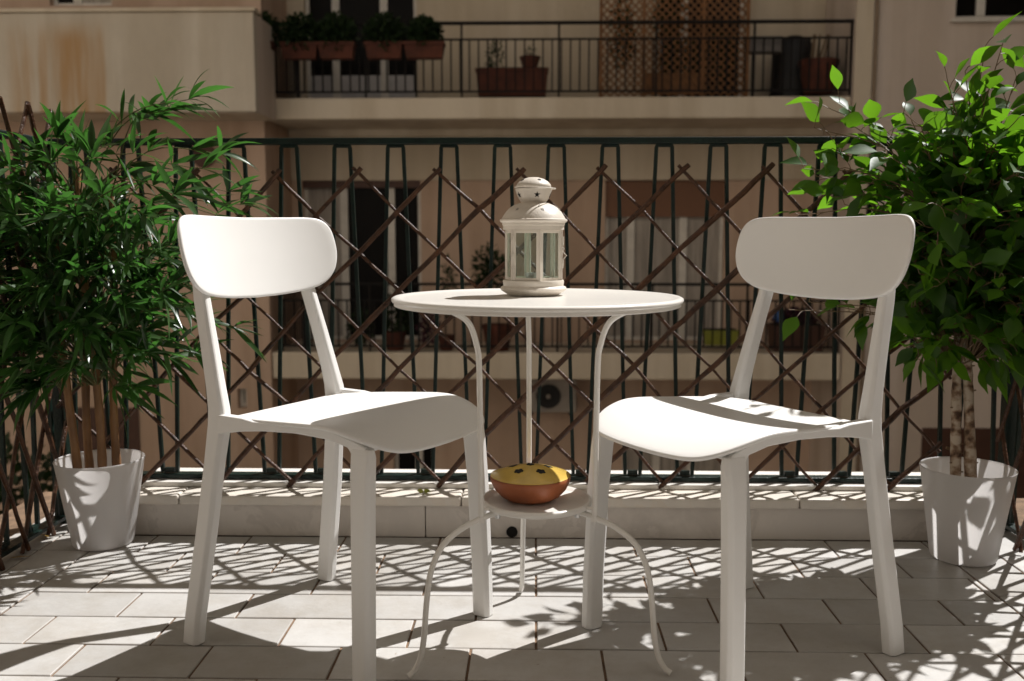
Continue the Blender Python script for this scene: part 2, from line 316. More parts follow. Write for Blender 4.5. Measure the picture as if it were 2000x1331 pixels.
# ================================================================== OWN BALCONY: floor
TP, TL, GR = .139, .2625, .0054
def tiles():
    g = G(); rnd = random.Random(3)
    def t(x0, x1, y0, y1):
        if x1 - x0 < .012 or y1 - y0 < .012: return
        h = GR / 2; x0 += h; x1 -= h; y0 += h; y1 -= h; z = rnd.uniform(-.0004, .0004); a, b = rnd.uniform(-.0005, .0005), rnd.uniform(-.0005, .0005); tone = rnd.uniform(-.12, .42); e = .0016
        zz = lambda x, y: z + a * (1 if x > (x0 + x1) / 2 else -1) + b * (1 if y > (y0 + y1) / 2 else -1)
        v = [(x0, y0, -.009), (x1, y0, -.009), (x1, y1, -.009), (x0, y1, -.009)]
        v += [(p[0], p[1], zz(p[0], p[1]) - .0012) for p in v[:4]]
        v += [(x0 + e, y0 + e, zz(x0, y0)), (x1 - e, y0 + e, zz(x1, y0)), (x1 - e, y1 - e, zz(x1, y1)), (x0 + e, y1 - e, zz(x0, y1))]
        g.add(v, [(0, 1, 5, 4), (1, 2, 6, 5), (2, 3, 7, 6), (3, 0, 4, 7), (4, 5, 9, 8), (5, 6, 10, 9), (6, 7, 11, 10), (7, 4, 8, 11), (8, 9, 10, 11)], tone)
    XL, XR = -1.175, 1.072
    for k in range(-3, 19):
        y1 = 2.504 - k * TP + (0); y0 = y1 - TP
        if k < 0: continue
        off = -.258 if k % 2 == 0 else -.127
        # rows whose near edge is 1.809 are k = 4
        n0 = int((XL - off) / TL) - 2
        for n in range(n0, n0 + 14):
            a = max(XL, off + n * TL); b = min(XR, off + (n + 1) * TL)
            if b > a: t(a, b, y0, y1)
    for n in range(0, 12):
        y1 = 2.90 - n * TL; y0 = y1 - TL
        for xx in (XL - TP, XL - 2 * TP, XR, XR + TP): t(xx, xx + TP, y0, y1)
    return g
struct('balcony_floor', tiles(), M['tile'])
struct('floor_grout', G().box(-1.60, 1.60, -1.15, 2.95, -.03, -.0035), M['grout'])
struct('floor_slab', G().box(-1.62, 1.62, -1.18, 2.97, -.22, -.034), M['own'])

# marble kerb under the railing
t = thing('marble_kerb', 'low cracked marble kerb with a projecting cap, under the green railing', 'kerb', (0, 2.5, 0))
CX0, CX1 = -1.135, 1.19
def ribbon(x0, x1, y0, y1, z0, z1, seam): # blocks butted with thin joints
    g = G(); xs = [x0] + [s for s in seam if x0 < s < x1] + [x1]
    for a, b in zip(xs[:-1], xs[1:]): g.box(a + .0012, b - .0012, y0, y1, z0, z1)
    return g
obj('riser', ribbon(CX0, CX1, 2.504, 2.70, .0005, .090, [-.30, .955]), M['marble'], t, bevel=.002)
obj('cap', ribbon(CX0 - .012, CX1 + .01, 2.490, 2.70, .0905, .119, [-.98, -.2, .72]), M['marble_cap'], t, bevel=.006)
obj('upper_slab', ribbon(CX0 - .012, CX1 + .01, 2.576, 2.74, .1195, .133, [-.55, .35]), M['marble_top'], t, bevel=.002)
dh = G(); c = at(1000, 1040, Y=2.5015); dh.lathe([(0, 0), (.0125, 0), (.0135, -.0008), (.0155, .0004), (.0155, .003)], (0, 0, 0), 24)
for i, v in enumerate(dh.v): dh.v[i] = Vector((c.x + v.x, 2.5015 - v.z, .0185 + v.y))
obj('drain_hole', dh, M['cut'], t)

# green railing
FY, RZ = 2.62, 1.096
def railing_side(parent, P, Q, n, z0, ztop, phase=.5):
    """bars bent from flat iron: narrow at the top, spreading to meet their neighbours at the foot. P, Q floor points."""
    P, Q = Vector(P), Vector(Q); d = (Q - P); Ln = d.length; d.normalize(); nn = Vector((-d.y, d.x, 0)); per = Ln / n
    def pt(s, z, o=0): return P + d * s + nn * o + Vector((0, 0, z))
    def bar(s0, z0_, s1, z1_, w=.0065, dd=.0065):
        a, b = pt(s0, z0_), pt(s1, z1_); ax = (b - a).normalized(); sd = ax.cross(nn).normalized()
        return [[p + sd * (w * i) + nn * (dd * j) for i, j in ((-1, -1), (1, -1), (1, 1), (-1, 1))] for p in (a, b)]
    for k in range(n):
        c = per * (k + phase)
        if c > Ln: break
        zt = ztop - .012; hw = .0215; bw = per / 2 - .021; cr = .0055; g = G()
        path = [(c - bw, z0), (c - hw, zt - cr), (c - hw + .0015, zt - .0015), (c - hw + cr, zt), (c + hw - cr, zt), (c + hw - .0015, zt - .0015), (c + hw, zt - cr), (c + bw, z0)]
        rings = []
        for i, (s, z) in enumerate(path):
            a = Vector(path[max(i - 1, 0)]); b = Vector(path[min(i + 1, 7)]); tt = (b - a).normalized()
            if i in (0, 7): tt = (Vector(path[1]) - Vector(path[0])).normalized() if i == 0 else (Vector(path[7]) - Vector(path[6])).normalized()
            px = Vector((-tt.y, tt.x)) * .0050
            rings.append([pt(s + px.x * i2, z + px.y * i2, .0054 * j) for i2, j in ((-1, -1), (1, -1), (1, 1), (-1, 1))])
        g.loft(rings); obj('baluster', g, M['green_iron'], parent, bevel=.0015)
        g = G(); f0 = c + bw; f1 = c + per - bw
        if f1 < Ln:
            g.loft([[pt(s, z0 + .006 + dz, j) for dz, j in ((-.006, -.0064), (.006, -.0064), (.006, .0064), (-.006, .0064))] for s in (f0 + .007, f1 - .007)])
            obj('foot_link', g, M['green_iron'], parent)
    g = G(); g.loft([[pt(s, ztop + dz, j) for dz, j in ((-.009, -.014), (.009, -.014), (.009, .014), (-.009, .014))] for s in (-.012, Ln + .012)]); obj('top_rail', g, M['green_iron'], parent, bevel=.003)
    g = G(); g.loft([[pt(s, z0 - .009 + dz, j) for dz, j in ((-.006, -.018), (.006, -.018), (.006, .018), (-.006, .018))] for s in (-.012, Ln + .012)]); obj('bottom_rail', g, M['green_iron'], parent, bevel=.002)
PER = .1478
c0 = at(461, 280, Y=FY).x
XA = c0 - PER * 3.5; NB = 18
t = thing('green_railing', 'dark green iron railing with tapering bars along the front of the balcony', 'railing', (0, FY, 0), 'green iron railings')
railing_side(t, (XA, FY, 0), (XA + NB * PER, FY, 0), NB, .152, RZ - .009)
XB = XA + NB * PER
t = thing('green_railing', 'dark green side railing behind the bamboo at the left edge', 'railing', (XA, 2.0, 0), 'green iron railings')
railing_side(t, (XA - .02, 2.60, 0), (XA - .02, .95, 0), 11, .03, RZ - .009)
t = thing('green_railing', 'dark green side railing behind the ficus at the right edge', 'railing', (XB, 2.0, 0), 'green iron railings')
railing_side(t, (XB + .02, 2.60, 0), (XB + .02, .95, 0), 11, .03, RZ - .009)
for sx, w in ((XA - .02, 'left'), (XB + .02, 'right')):
    g = G().box(sx - .02, sx + .02, 2.600, 2.640, 0.001, RZ - .001)
    one('corner_post', g, M['green_iron'], 'square green post at the %s corner of the balcony railing' % w, 'post', 'corner posts of the railing', bevel=.003)

# willow trellises
def trellis(parent, node, ni, nj, r1, r2, seed):
    """node(i,j,layer) -> point, i horizontal half cells, j half cells downward; rods run along both diagonals"""
    rnd = random.Random(seed)
    for sgn, rr, layer in ((1, r2, 0), (-1, r1, 1)):
        starts = []
        for i in range(0, ni + 1):
            for j in (range(0, nj + 1)):
                if (i + j) % 2: continue
                pi_, pj = i - sgn, j - 1
                if pi_ < 0 or pi_ > ni or pj < 0: starts.append((i, j))
        for (i, j) in starts:
            pts = []; a, b = i, j
            while 0 <= a <= ni and b <= nj: pts.append(node(a, b, layer)); a += sgn; b += 1
            if len(pts) < 2: continue
            d0 = (pts[0] - pts[1]).normalized(); d1 = (pts[-1] - pts[-2]).normalized()
            pts = [pts[0] + d0 * rnd.uniform(.012, .024)] + pts + [pts[-1] + d1 * rnd.uniform(.012, .024)]
            full = []
            for p, q in zip(pts[:-1], pts[1:]):
                m = max(1, int((q - p).length / .04))
                for k in range(m): full.append(p.lerp(q, k / m))
            full.append(pts[-1]); rad = []
            r0 = rr * rnd.uniform(.85, 1.15)
            for k in range(len(full)):
                full[k] = full[k] + Vector((rnd.gauss(0, .0008), rnd.gauss(0, .0006), rnd.gauss(0, .0008)))
                rad.append(r0 * (1 + .10 * sin(k * .7 + i) + rnd.uniform(-.06, .10)))
            g = G().tube(full, rad, 7); obj('rod', g, M['willow'], parent, smooth=50)
TY = 2.588
tt = thing('willow_trellis', 'wide brown willow trellis of crossed rods, fixed to the front railing', 'trellis', (0, TY, .1), 'willow trellises')
xT = at(855, 325, Y=TY).x; zT = at(1013, 338, Y=TY).z; zB = at(860, 940, Y=TY).z; sp = (at(1495, 335, Y=TY).x - at(540, 325, Y=TY).x) / 6
def nodeF(i, j, lay):
    f = j / 8; x = xT + (i - 10) * (sp / 2) * (1 - .050 * f); z = zT + (zB - zT) * f
    rr = random.Random(i * 31 + j * 7); z += rr.uniform(-.006, .006); x += rr.uniform(-.005, .005)
    return Vector((x, TY - .010 * lay, z - .006 * sin(i * .35)))
trellis(tt, nodeF, 23, 8, .0070, .0047, 1)
for side, X0, lab in ((-1, XA + .012, 'tall dark willow trellis on the side railing at the left edge'), (1, XB - .045, 'brown willow trellis on the side railing at the right edge')):
    tt = thing('willow_trellis', lab, 'trellis', (X0, 2.0, .0), 'willow trellises')
    yy0 = 2.49 if side < 0 else 2.42; zt = 1.155 if side < 0 else 1.10
    def nodeS(i, j, lay):
        rr = random.Random(i * 17 + j * 5 + side); f = j / 8
        return Vector((X0 - .009 * lay * side, yy0 + .11 - i * .0555 * 1.15 + rr.uniform(-.004, .004), zt + (.025 - zt) * f + rr.uniform(-.006, .006)))
    trellis(tt, nodeS, 22, 8, .0062, .0056, 3)

# own house behind the viewer (bounces light back)
g = G(); g.box(-16, -1.5, -1.45, -1.2, -7, 15); g.box(1.5, 16, -1.45, -1.2, -7, 15); g.box(-1.5, 1.5, -1.45, -1.2, 2.45, 15); g.box(-1.5, 1.5, -1.45, -1.2, -7, -.24)
t = thing('house', 'own warm white house wall with a balcony door behind the viewer', 'house', (0, -1.3, 0)); obj('wall', g, M['own'], t); obj('sky_blocking_slab', G().box(-1.7, 1.7, -1.19, 2.35, 3.0, 3.18), M['own'], t)  # overhead slab is unseen, added to cut sky light on the balcony
obj('door_pane', G().box(-1.49, 1.49, -1.40, -1.36, .02, 2.44), M['pane_dark'], t)  # unseen door pane, made wide and dark to lower bounced light
t = thing('sky_blocking_building', 'plain unseen building added on the left to cut sky light', 'building', (-14.3, 6, -7)); obj('wall', G().box(-14.5, -14.02, -1.1, 12.4, -7, 15), M['facade'], t)  # unseen building added to reduce sky fill from the left
t = thing('sky_blocking_building', 'plain unseen building added on the right to cut sky light', 'building', (14.3, 6, -7)); obj('wall', G().box(14.02, 14.5, -1.1, 12.4, -7, 15), M['facade'], t)  # its unseen counterpart, added to reduce sky fill from the right


# ================================================================== TABLE
TC = Vector((.004, 1.826, 0))
t = thing('bistro_table', 'round white metal bistro table with three bent legs and a lower shelf', 'table', TC)
prof = [(0, .7082), (.257, .7082), (.264, .7092), (.270, .7112), (.277, .7114), (.2815, .7090), (.2825, .7055), (.2805, .7018), (.2770, .7008), (.2772, .6990), (.2775, .6950), (.2740, .6935), (.268, .6938), (.266, .698), (0, .698)]
obj('tabletop', G().lathe(prof, TC, 128), M['enamel'], t, smooth=50)
prof = [(0, .3025), (.093, .3025), (.098, .304), (.104, .3085), (.108, .3085), (.1105, .306), (.1105, .299), (.108, .2965), (.103, .2965), (0, .2965)]
obj('shelf', G().lathe(prof, TC, 96), M['enamel'], t, smooth=50)
def cr(pts, n=6):
    P = [Vector(p) for p in pts]; P = [P[0] * 2 - P[1]] + P + [P[-1] * 2 - P[-2]]; out = []
    for i in range(1, len(P) - 2):
        for k in range(n):
            u = k / n; a, b, c, d = P[i - 1], P[i], P[i + 1], P[i + 2]
            out.append(.5 * ((2 * b) + (c - a) * u + (2 * a - 5 * b + 4 * c - d) * u * u + (3 * b - a - 3 * c + d) * u ** 3))
    return out + [P[-2]]
up = [(.215, .692), (.185, .687), (.152, .665), (.135, .622), (.130, .58), (.128, .44), (.127, .30), (.127, .284)]
lo = [(.085, .2905), (.105, .2895), (.130, .284), (.172, .2715), (.212, .245), (.236, .200), (.246, .14), (.252, .075), (.260, .036), (.273, .014), (.286, .0062)]
for th in (213, 333, 97):
    a = radians(th)
    g = G().tube([TC + Vector((cos(a) * r, sin(a) * r, z)) for r, z in cr(up)], .0056, 14)
    g.tube([TC + Vector((cos(a) * r, sin(a) * r, z)) for r, z in cr(lo)], .0056, 14)
    g.tube([TC + Vector((cos(a) * r, sin(a) * r, z)) for r, z in ((.127, .2885), (.127, .278))], .0075, 12)
    g.tube([TC + Vector((cos(a) * r, sin(a) * r, z)) for r, z in ((.108, .302), (.126, .302))], .0035, 8)
    obj('leg', g, M['enamel'], t, smooth=60)
    g = G(); p = TC + Vector((cos(a) * .09, sin(a) * .09, .2865)); g.lathe([(0, -.006), (.0055, -.006), (.0055, .003), (0, .003)], p, 12); obj('screw', g, M['alu'], t, smooth=40)

# ================================================================== LANTERN
LC = Vector((-.003, 1.893, .7086))
t = thing('lantern', 'cream tin lantern with six glass panes and star cut-outs, on the white table', 'lantern', LC)
def seg(g, ps, closed=False): return g
obj('base', G().lathe([(0, 0), (.047, 0), (.052, .002), (.0655, .0105), (.067, .0135), (.0655, .017), (.0605, .0195), (.0610, .0225), (.0618, .0285), (.0605, .031), (0, .031)], LC, 64), M['cream'], t, smooth=45)
obj('roof', G().lathe([(0, .1315), (.0610, .1315), (.0612, .1395), (.0628, .1405), (.0630, .1450), (.0662, .1465), (.0680, .1492), (.0672, .1520), (.0638, .1532), (.0620, .157), (.056, .1665), (.049, .174), (.040, .180), (.031, .1835), (.026, .185), (0, .185)], LC, 64), M['cream'], t, smooth=45)
obj('chimney', G().lathe([(0, .184), (.0245, .184), (.0255, .187), (.0300, .193), (.0335, .201), (.0365, .2105), (.0372, .2125), (.0355, .2135), (0, .2125)], LC, 48), M['cream'], t, smooth=45)
cap = obj('cap', G().lathe([(0, .2155), (.0345, .2155), (.0352, .2175), (.0335, .2215), (.0285, .2270), (.0200, .2320), (.010, .2350), (0, .2357)], LC, 48), M['cream'], t, smooth=45)
g = G(); ring = []
for i in range(33):
    a = 2 * pi * i / 32; ring.append(LC + Vector((.0032 + .0405 * cos(a), .0405 * sin(a), .2142 - .04 * .0405 * cos(a))))
g.tube(ring, .0011, 8, caps=False); obj('handle', g, M['cream'], t, smooth=60)
RB = .0585; CA = [radians(-90 + d) for d in (-47, 13, 73, 133, 193, 253)]
cor = [Vector((cos(a), sin(a), 0)) * RB for a in CA]
for i in range(6):
    a, b = cor[i], cor[(i + 1) % 6]; e = (b - a).normalized(); nrm = Vector((e.y, -e.x, 0)); z0, z1 = .0312, .1315; w = .0082
    P = lambda s, z, o=0: LC + a + e * s + nrm * o + Vector((0, 0, z)); Lr = (b - a).length
    g = G()
    for (s0, s1, q0, q1) in ((.0006, w, z0, z1), (Lr - w, Lr - .0006, z0, z1), (w, Lr - w, z0, z0 + .0055), (w, Lr - w, z1 - .0065, z1)):
        g.add([P(s0, q0, -.0022), P(s1, q0, -.0022), P(s1, q0, 0), P(s0, q0, 0), P(s0, q1, -.0022), P(s1, q1, -.0022), P(s1, q1, 0), P(s0, q1, 0)], [(0, 3, 2, 1), (4, 5, 6, 7), (0, 1, 5, 4), (1, 2, 6, 5), (2, 3, 7, 6), (3, 0, 4, 7)])
    fr = obj('window_frame', g, M['cream'], t, bevel=.0006)
    g = G(); g.loft([[P(s, q, o) for q, o in ((z0 + .004, -.0030), (z1 - .005, -.0030), (z1 - .005, -.0042), (z0 + .004, -.0042))] for s in (w - .002, Lr - w + .002)])
    obj('pane', g, M['glass'], fr)
    g = G(); g.tube([LC + a * 1.004 + Vector((0, 0, z0)), LC + a * 1.004 + Vector((0, 0, z1))], .0016, 8); obj('corner_bead', g, M['cream'], fr, smooth=60)
# hinge and catch
a = cor[0] * 1.02
g = G()
for z in (.050, .075, .110): g.tube([LC + a + Vector((.004, -.003, z)), LC + a + Vector((.004, -.003, z + .009))], .0017, 8)
obj('hinge', g, M['cream'], t, smooth=50)
a = cor[2] * 1.03; g = G()
g.tube([LC + a + Vector((0, -.001, .098)), LC + a + Vector((.003, -.001, .094)), LC + a + Vector((.001, -.001, .088)), LC + a + Vector((.008, -.001, .080)), LC + a + Vector((.002, -.001, .073)), LC + a + Vector((.001, -.001, .055))], .0011, 8)
g.tube([LC + a + Vector((.001, 0, .118)), LC + a + Vector((.001, 0, .100))], .002, 8)
obj('catch', g, M['cream'], t, smooth=50)
def star(ctr, nrm, upv, R, r=None, n=5, thick=.0004, petal=False):
    nrm = nrm.normalized(); x = upv.cross(nrm).normalized(); y = nrm.cross(x); g = G(); pts = []
    if petal:
        for k in range(40):
            a = 2 * pi * k / 40; rr = R * (.66 + .34 * abs(cos(a * 2.5 + .8)) ** .7); pts.append(ctr + x * (cos(a) * rr) + y * (sin(a) * rr))
    else:
        for k in range(2 * n):
            a = pi * k / n + pi / 2; rr = R if k % 2 == 0 else (r or R * .42); pts.append(ctr + x * cos(a) * rr + y * sin(a) * rr)
    m = len(pts); g.add([p + nrm * thick for p in pts] + [p - nrm * .0012 for p in pts], [tuple(range(m)), tuple(range(2 * m - 1, m - 1, -1))] + [(i, i + m, (i + 1) % m + m, (i + 1) % m) for i in range(m)]); return g
for d in (12, 84, 156, 228, 300):
    a = radians(-90 + d); o = Vector((cos(a), sin(a), 0)); obj('star_cutout', star(LC + o * .0330 + Vector((0, 0, .2)), o + Vector((0, 0, -.35)), Vector((0, 0, 1)), .0064), M['cut'], t)
for d in (-38, 20, 80, 140, 200, 260):
    a = radians(-90 + d); o = Vector((cos(a), sin(a), 0)); obj('star_cutout', star(LC + o * .0520 + Vector((0, 0, .1712)), o * .75 + Vector((0, 0, .66)), Vector((0, 0, 1)), .0042), M['cream_seam'], t)
for d in (28, 118, 208, 298):
    a = radians(-90 + d); o = Vector((cos(a), sin(a), 0)); obj('star_cutout', star(LC + o * .0252 + Vector((0, 0, .2294)), o * .5 + Vector((0, 0, .8)), Vector((0, 0, 1)), .0042), M['cut'], t)
g = G(); sp_ = []
for k in range(9):
    f = k / 8; a = radians(-90 - 5 + 34 * f); rr = .0625 + (.0275 - .0625) * f; zz = .1552 + (.1848 - .1552) * (1 - (1 - f) ** 1.9)
    sp_.append(LC + Vector((cos(a) * rr, sin(a) * rr, zz)))
g.tube(sp_, .0007, 6); obj('roof_seam', g, M['cream_seam'], t)
# tea light inside
t = thing('tealight', 'small tea light in a metal cup standing inside the cream lantern', 'candle', LC + Vector((.002, 0, .0315)))
obj('cup', G().lathe([(0, .0), (.019, .0), (.0195, .014), (.0185, .014), (.018, .002), (0, .002)], LC + Vector((.002, 0, .0315)), 32), M['alu'], t, smooth=50)
obj('wax', G().lathe([(0, .0025), (.0178, .0025), (.0178, .0115), (0, .0120)], LC + Vector((.002, 0, .0315)), 32), M['wax'], t, smooth=50)
obj('wick', G().tube([LC + Vector((.002, 0, .043)), LC + Vector((.0025, 0, .049))], .0007, 6), M['cut'], t)

# ================================================================== TERRACOTTA BURNER
BC = Vector((-.008, 1.835, .3027))
t = thing('oil_burner', 'round terracotta bowl with a glazed mustard lid pierced by flower holes, on the lower shelf', 'bowl', BC)
obj('bowl', G().lathe([(0, 0), (.040, 0), (.046, .002), (.060, .0095), (.072, .023), (.0795, .038), (.0812, .0465), (.0802, .0490), (.076, .049), (.070, .035), (0, .012)], BC, 72), M['terracotta'], t, smooth=50)
def lidz(r): return .0510 + .0200 * (1 - (r / .079) ** 1.45)
lid = obj('lid', G().lathe([(.0795, .0494), (.0802, .0500)] + [(r, lidz(r)) for r in (.0775, .074, .068, .060, .050, .040, .030, .020, .010, .0)], BC, 72), M['mustard'], t, smooth=60)
def hole(dx, dy, R, petal=True):
    r = sqrt(dx * dx + dy * dy); z = lidz(r); e = .001; sl_ = (lidz(r + e) - lidz(r)) / e if r > 0 else 0
    nrm = Vector((-sl_ * dx / r, -sl_ * dy / r, 1)) if r > 0 else Vector((0, 0, 1))
    return star(BC + Vector((dx, dy, z)), nrm, Vector((0, 1, 0)), R, petal=True, thick=.0004)
for k in range(5):
    a = radians(-90 + 34 + 72 * k); obj('flower_hole', hole(cos(a) * .037, sin(a) * .037, .0098), M['cut'], t)
obj('flower_hole', hole(0.0001, 0.0, .0080), M['cut'], t)

# ================================================================== CHAIRS
def ringoct(c, au, av, hu, hv, ch):
    p = [(-hu + ch, -hv), (hu - ch, -hv), (hu, -hv + ch), (hu, hv - ch), (hu - ch, hv), (-hu + ch, hv), (-hu, hv - ch), (-hu, -hv + ch)]
    return [Vector(c) + Vector(au) * a + Vector(av) * b for a, b in p]
def make_chair(label, loc, rz):
    t = thing('chair', label, 'chair', loc, 'white plastic chairs', rz)
    U, V = (1, 0, 0), (0, 1, 0)
    for s in (-1, 1):
        path = [(-.004, .205, 0, .0215, .0155), (.003, .203, .06, .0215, .0155), (.033, .191, .25, .0215, .0155), (.050, .182, .38, .0210, .0150), (.060, .176, .455, .0235, .0150), (.058, .174, .485, .0220, .0145), (.048, .171, .53, .0195, .0135), (.025, .164, .62, .0180, .0120), (.003, .157, .70, .0175, .0105), (-.010, .154, .765, .013, .009), (-.017, .152, .80, .009, .007)]
        rings = [ringoct((u, v * s, w), U, V, hu, hv, min(.007, hv * .45)) for u, v, w, hu, hv in path]
        obj('leg', G().loft(rings), M['plastic'], t, local=True, smooth=35, bevel=.002)
        path = [(.438, .2080, 0, .0210, .0160), (.437, .205, .12, .0212, .0160), (.433, .197, .30, .0220, .0158), (.429, .190, .395, .0235, .0150), (.427, .1850, .432, .0255, .0118), (.424, .1825, .4475, .0245, .0100)]
        rings = [ringoct((u, v * s, w), U, V, hu, hv, .0075) for u, v, w, hu, hv in path]
        obj('leg', G().loft(rings), M['plastic'], t, local=True, smooth=35, bevel=.002)
        # foot pads
        g = G().box(-.020, .012, s * .205 - .011, s * .205 + .011, -.001, .003); g.box(.425, .45, s * .2085 - .012, s * .2085 + .012, -.001, .003); obj('foot_pad', g, M['greybox'], t, local=True)
        poly = [(.07, .477), (.135, .476), (.165, .472), (.25, .477), (.35, .476), (.41, .462), (.436, .4515), (.441, .425), (.412, .425), (.396, .447), (.35, .457), (.27, .460), (.19, .456), (.13, .449), (.07, .438)]
        obj('side_rail', G().prism(poly, s * .170, s * .192, lambda a, b, q: (a, q, b)), M['plastic'], t, local=True, smooth=40, bevel=.003)
    g = G().box(.058, .104, -.160, .160, .448, .4645); obj('rear_rail', g, M['plastic'], t, local=True, bevel=.004)
    g = G().box(.405, .425, -.170, .170, .435, .452); obj('front_rail', g, M['plastic'], t, local=True, bevel=.004)
    # seat: concentric rings of an outline, height from a saddle function
    half = [(.098, 0), (.098, .08), (.103, .130), (.122, .165), (.158, .184), (.25, .198), (.34, .206), (.40, .203), (.44, .190), (.470, .165), (.486, .130), (.493, .07), (.495, 0)]
    pts = [Vector((u, v, 0)) for u, v in half]; sm = cr(pts, 5)
    out = sm + [Vector((p.x, -p.y, 0)) for p in sm[::-1][1:-1]]
    cu = .29
    def sh(u, v):
        w = .477 + .009 * max(0, min(1, (u - .12) / .2)); hw = .205
        w -= .016 * max(0, 1 - (v / hw) ** 2) * max(0, min(1, (u - .08) / .08)) * max(0, 1 - max(0, (u - .36)) / .14)
        q = max(0, (u - .345) / .15); w -= .048 * q ** 1.7
        return w
    g = G(); n = len(out); K = 14; vs = [(cu, 0, sh(cu, 0))]; fs = []
    for k in range(1, K + 1):
        f = k / K
        for p in out: u = cu + (p.x - cu) * f; v = p.y * f; vs.append((u, v, sh(u, v)))
    for i in range(n): fs.append((0, 1 + i, 1 + (i + 1) % n))
    for k in range(K - 1):
        for i in range(n): j = (i + 1) % n; fs.append((1 + k * n + i, 1 + (k + 1) * n + i, 1 + (k + 1) * n + j, 1 + k * n + j))
    g.add(vs, fs); o = obj('seat', g, M['plastic'], t, local=True, smooth=180)
    m = o.modifiers.new('solid', 'SOLIDIFY'); m.thickness = .0090; m.offset = -1.0; m = o.modifiers.new('bevel', 'BEVEL'); m.width = .0038; m.segments = 3; m.limit_method = 'ANGLE'; m.angle_limit = radians(50)
    # backrest
    half = [(0, .866), (.06, .867), (.12, .868), (.172, .8685), (.203, .863), (.2205, .845), (.2265, .812), (.2245, .778), (.213, .747), (.190, .723), (.152, .7075), (.08, .698), (0, .695)]
    sm = cr([Vector((a, b, 0)) for a, b in half], 5); out = sm + [Vector((-p.x, p.y, 0)) for p in sm[::-1][1:-1]]
    def bu(v, w): return -.001 - (w - .70) * .22 + .050 * (abs(v) / .224) ** 2.2
    g = G(); n = len(out); vs = [(bu(0, .782), 0, .782)]; fs = []; K = 12
    for k in range(1, K + 1):
        f = k / K
        for p in out: v = p.x * f; w = .782 + (p.y - .782) * f; vs.append((bu(v, w), v, w))
    for i in range(n): fs.append((0, 1 + i, 1 + (i + 1) % n))
    for k in range(K - 1):
        for i in range(n): j = (i + 1) % n; fs.append((1 + k * n + i, 1 + (k + 1) * n + i, 1 + (k + 1) * n + j, 1 + k * n + j))
    g.add(vs, fs); o = obj('backrest', g, M['plastic'], t, local=True, smooth=180)
    m = o.modifiers.new('solid', 'SOLIDIFY'); m.thickness = .0095; m.offset = 0; m = o.modifiers.new('bevel', 'BEVEL'); m.width = .0048; m.segments = 3; m.limit_method = 'ANGLE'; m.angle_limit = radians(50)
    return t
ch1 = make_chair('white plastic chair left of the table, facing right, its backrest in full sun', (-.5965, 2.0015, 0.001), radians(-28))
ch2 = dup(ch1, (.6045, 1.98, 0.001)); ch2.rotation_euler = (0, 0, radians(212.5))
ch2['label'] = 'white plastic chair right of the table, facing left, its backrest in shade'

# ================================================================== POTS
def pot(c, rt, rb, h, label):
    t = thing('flower_pot', label, 'pot', c, 'white plastic flower pots')
    pr = [(0, .001), (rb - .008, .001), (rb - .002, .003), (rb + .001, .008), (rt - .0004, h - .006), (rt + .0012, h - .002), (rt, h), (rt - .0016, h - .0008), (rt - .0018, h - .004)]
    obj('pot_wall', G().lathe(pr, c, 72), M['pot'], t, smooth=60)
    return t
PL = Vector((-1.165, 2.432, .001)); PR = Vector((1.108, 2.372, .001))
pot(PL, .1125, .077, .235, 'white plastic pot holding the bamboo, left of the marble kerb')
pot(PR, .1130, .079, .240, 'white plastic pot holding the ficus, right of the right chair')

# ================================================================== PLANTS
def frame_of(d, roll, rnd):
    d = d.normalized(); a = Vector((0, 0, 1)); x = d.cross(a)
    if x.length < .05: x = Vector((1, 0, 0))
    x.normalize(); n = x.cross(d).normalized()
    return x * cos(roll) + n * sin(roll), n * cos(roll) - x * sin(roll)
def leaf(g, p, d, L, Wd, prof, rnd, droop=.25, fold=.22, roll=None, tone=None):
    d = d.normalized(); x, n = frame_of(d, rnd.gauss(0, .7) if roll is None else roll, rnd); tone = rnd.random() if tone is None else tone
    m = len(prof); vs = []; fs = []; curl = rnd.uniform(-.1, .5) * droop; tw = rnd.uniform(-.4, .4)
    for i, w in enumerate(prof):
        f = i / (m - 1); c = p + d * (L * f) - n * (L * curl * f * f) - Vector((0, 0, 1)) * (L * droop * .6 * f * f)
        xx = x * cos(tw * f) + n * sin(tw * f); nn = n * cos(tw * f) - x * sin(tw * f); h = Wd * w / 2
        vs += [c - xx * h + nn * (h * fold), c, c + xx * h + nn * (h * fold)]
    for i in range(m - 1):
        a = i * 3; fs += [(a, a + 1, a + 4, a + 3), (a + 1, a + 2, a + 5, a + 4)]
    g.add(vs, fs, tone)
PB = (.06, .62, .95, 1.0, .82, .45, .03); PF = (.05, .62, .98, 1.0, .74, .34, .02)
def randdir(rnd, up=0.0):
    while True:
        v = Vector((rnd.uniform(-1, 1), rnd.uniform(-1, 1), rnd.uniform(-1, 1)))
        if .1 < v.length < 1: v.normalize(); v.z += up; return v.normalized()

# bamboo
rb = random.Random(21)
t = thing('bamboo_plant', 'bushy artificial bamboo with slim dark green leaves on four brown canes, at the left', 'plant', PL)
canes = []
for (px, top) in ((151, .96), (178, .90), (200, 1.0), (228, .93)):
    yy = PL.y + {151: -.030, 178: .012, 200: -.022, 228: .020}[px]; bx = at(px, 905, Y=yy).x
    lean = Vector((rb.uniform(-.05, .03), rb.uniform(-.03, .03), 0)); pts = []; rad = []
    nseg = 26
    for k in range(nseg + 1):
        f = k / nseg; z = .012 + (top - .012) * f; wob = Vector((sin(f * 7 + px) * .006, cos(f * 6 + px) * .005, 0))
        pts.append(Vector((bx, yy, z)) + lean * f + wob); rad.append(.0122 * (1 - .45 * f) + (.0012 if k % 3 == 0 else 0))
    obj('cane', G().tube(pts, rad, 12), M['cane'], t, smooth=60)
    canes.append(pts)
gt, gl = G(), G()
targets = []
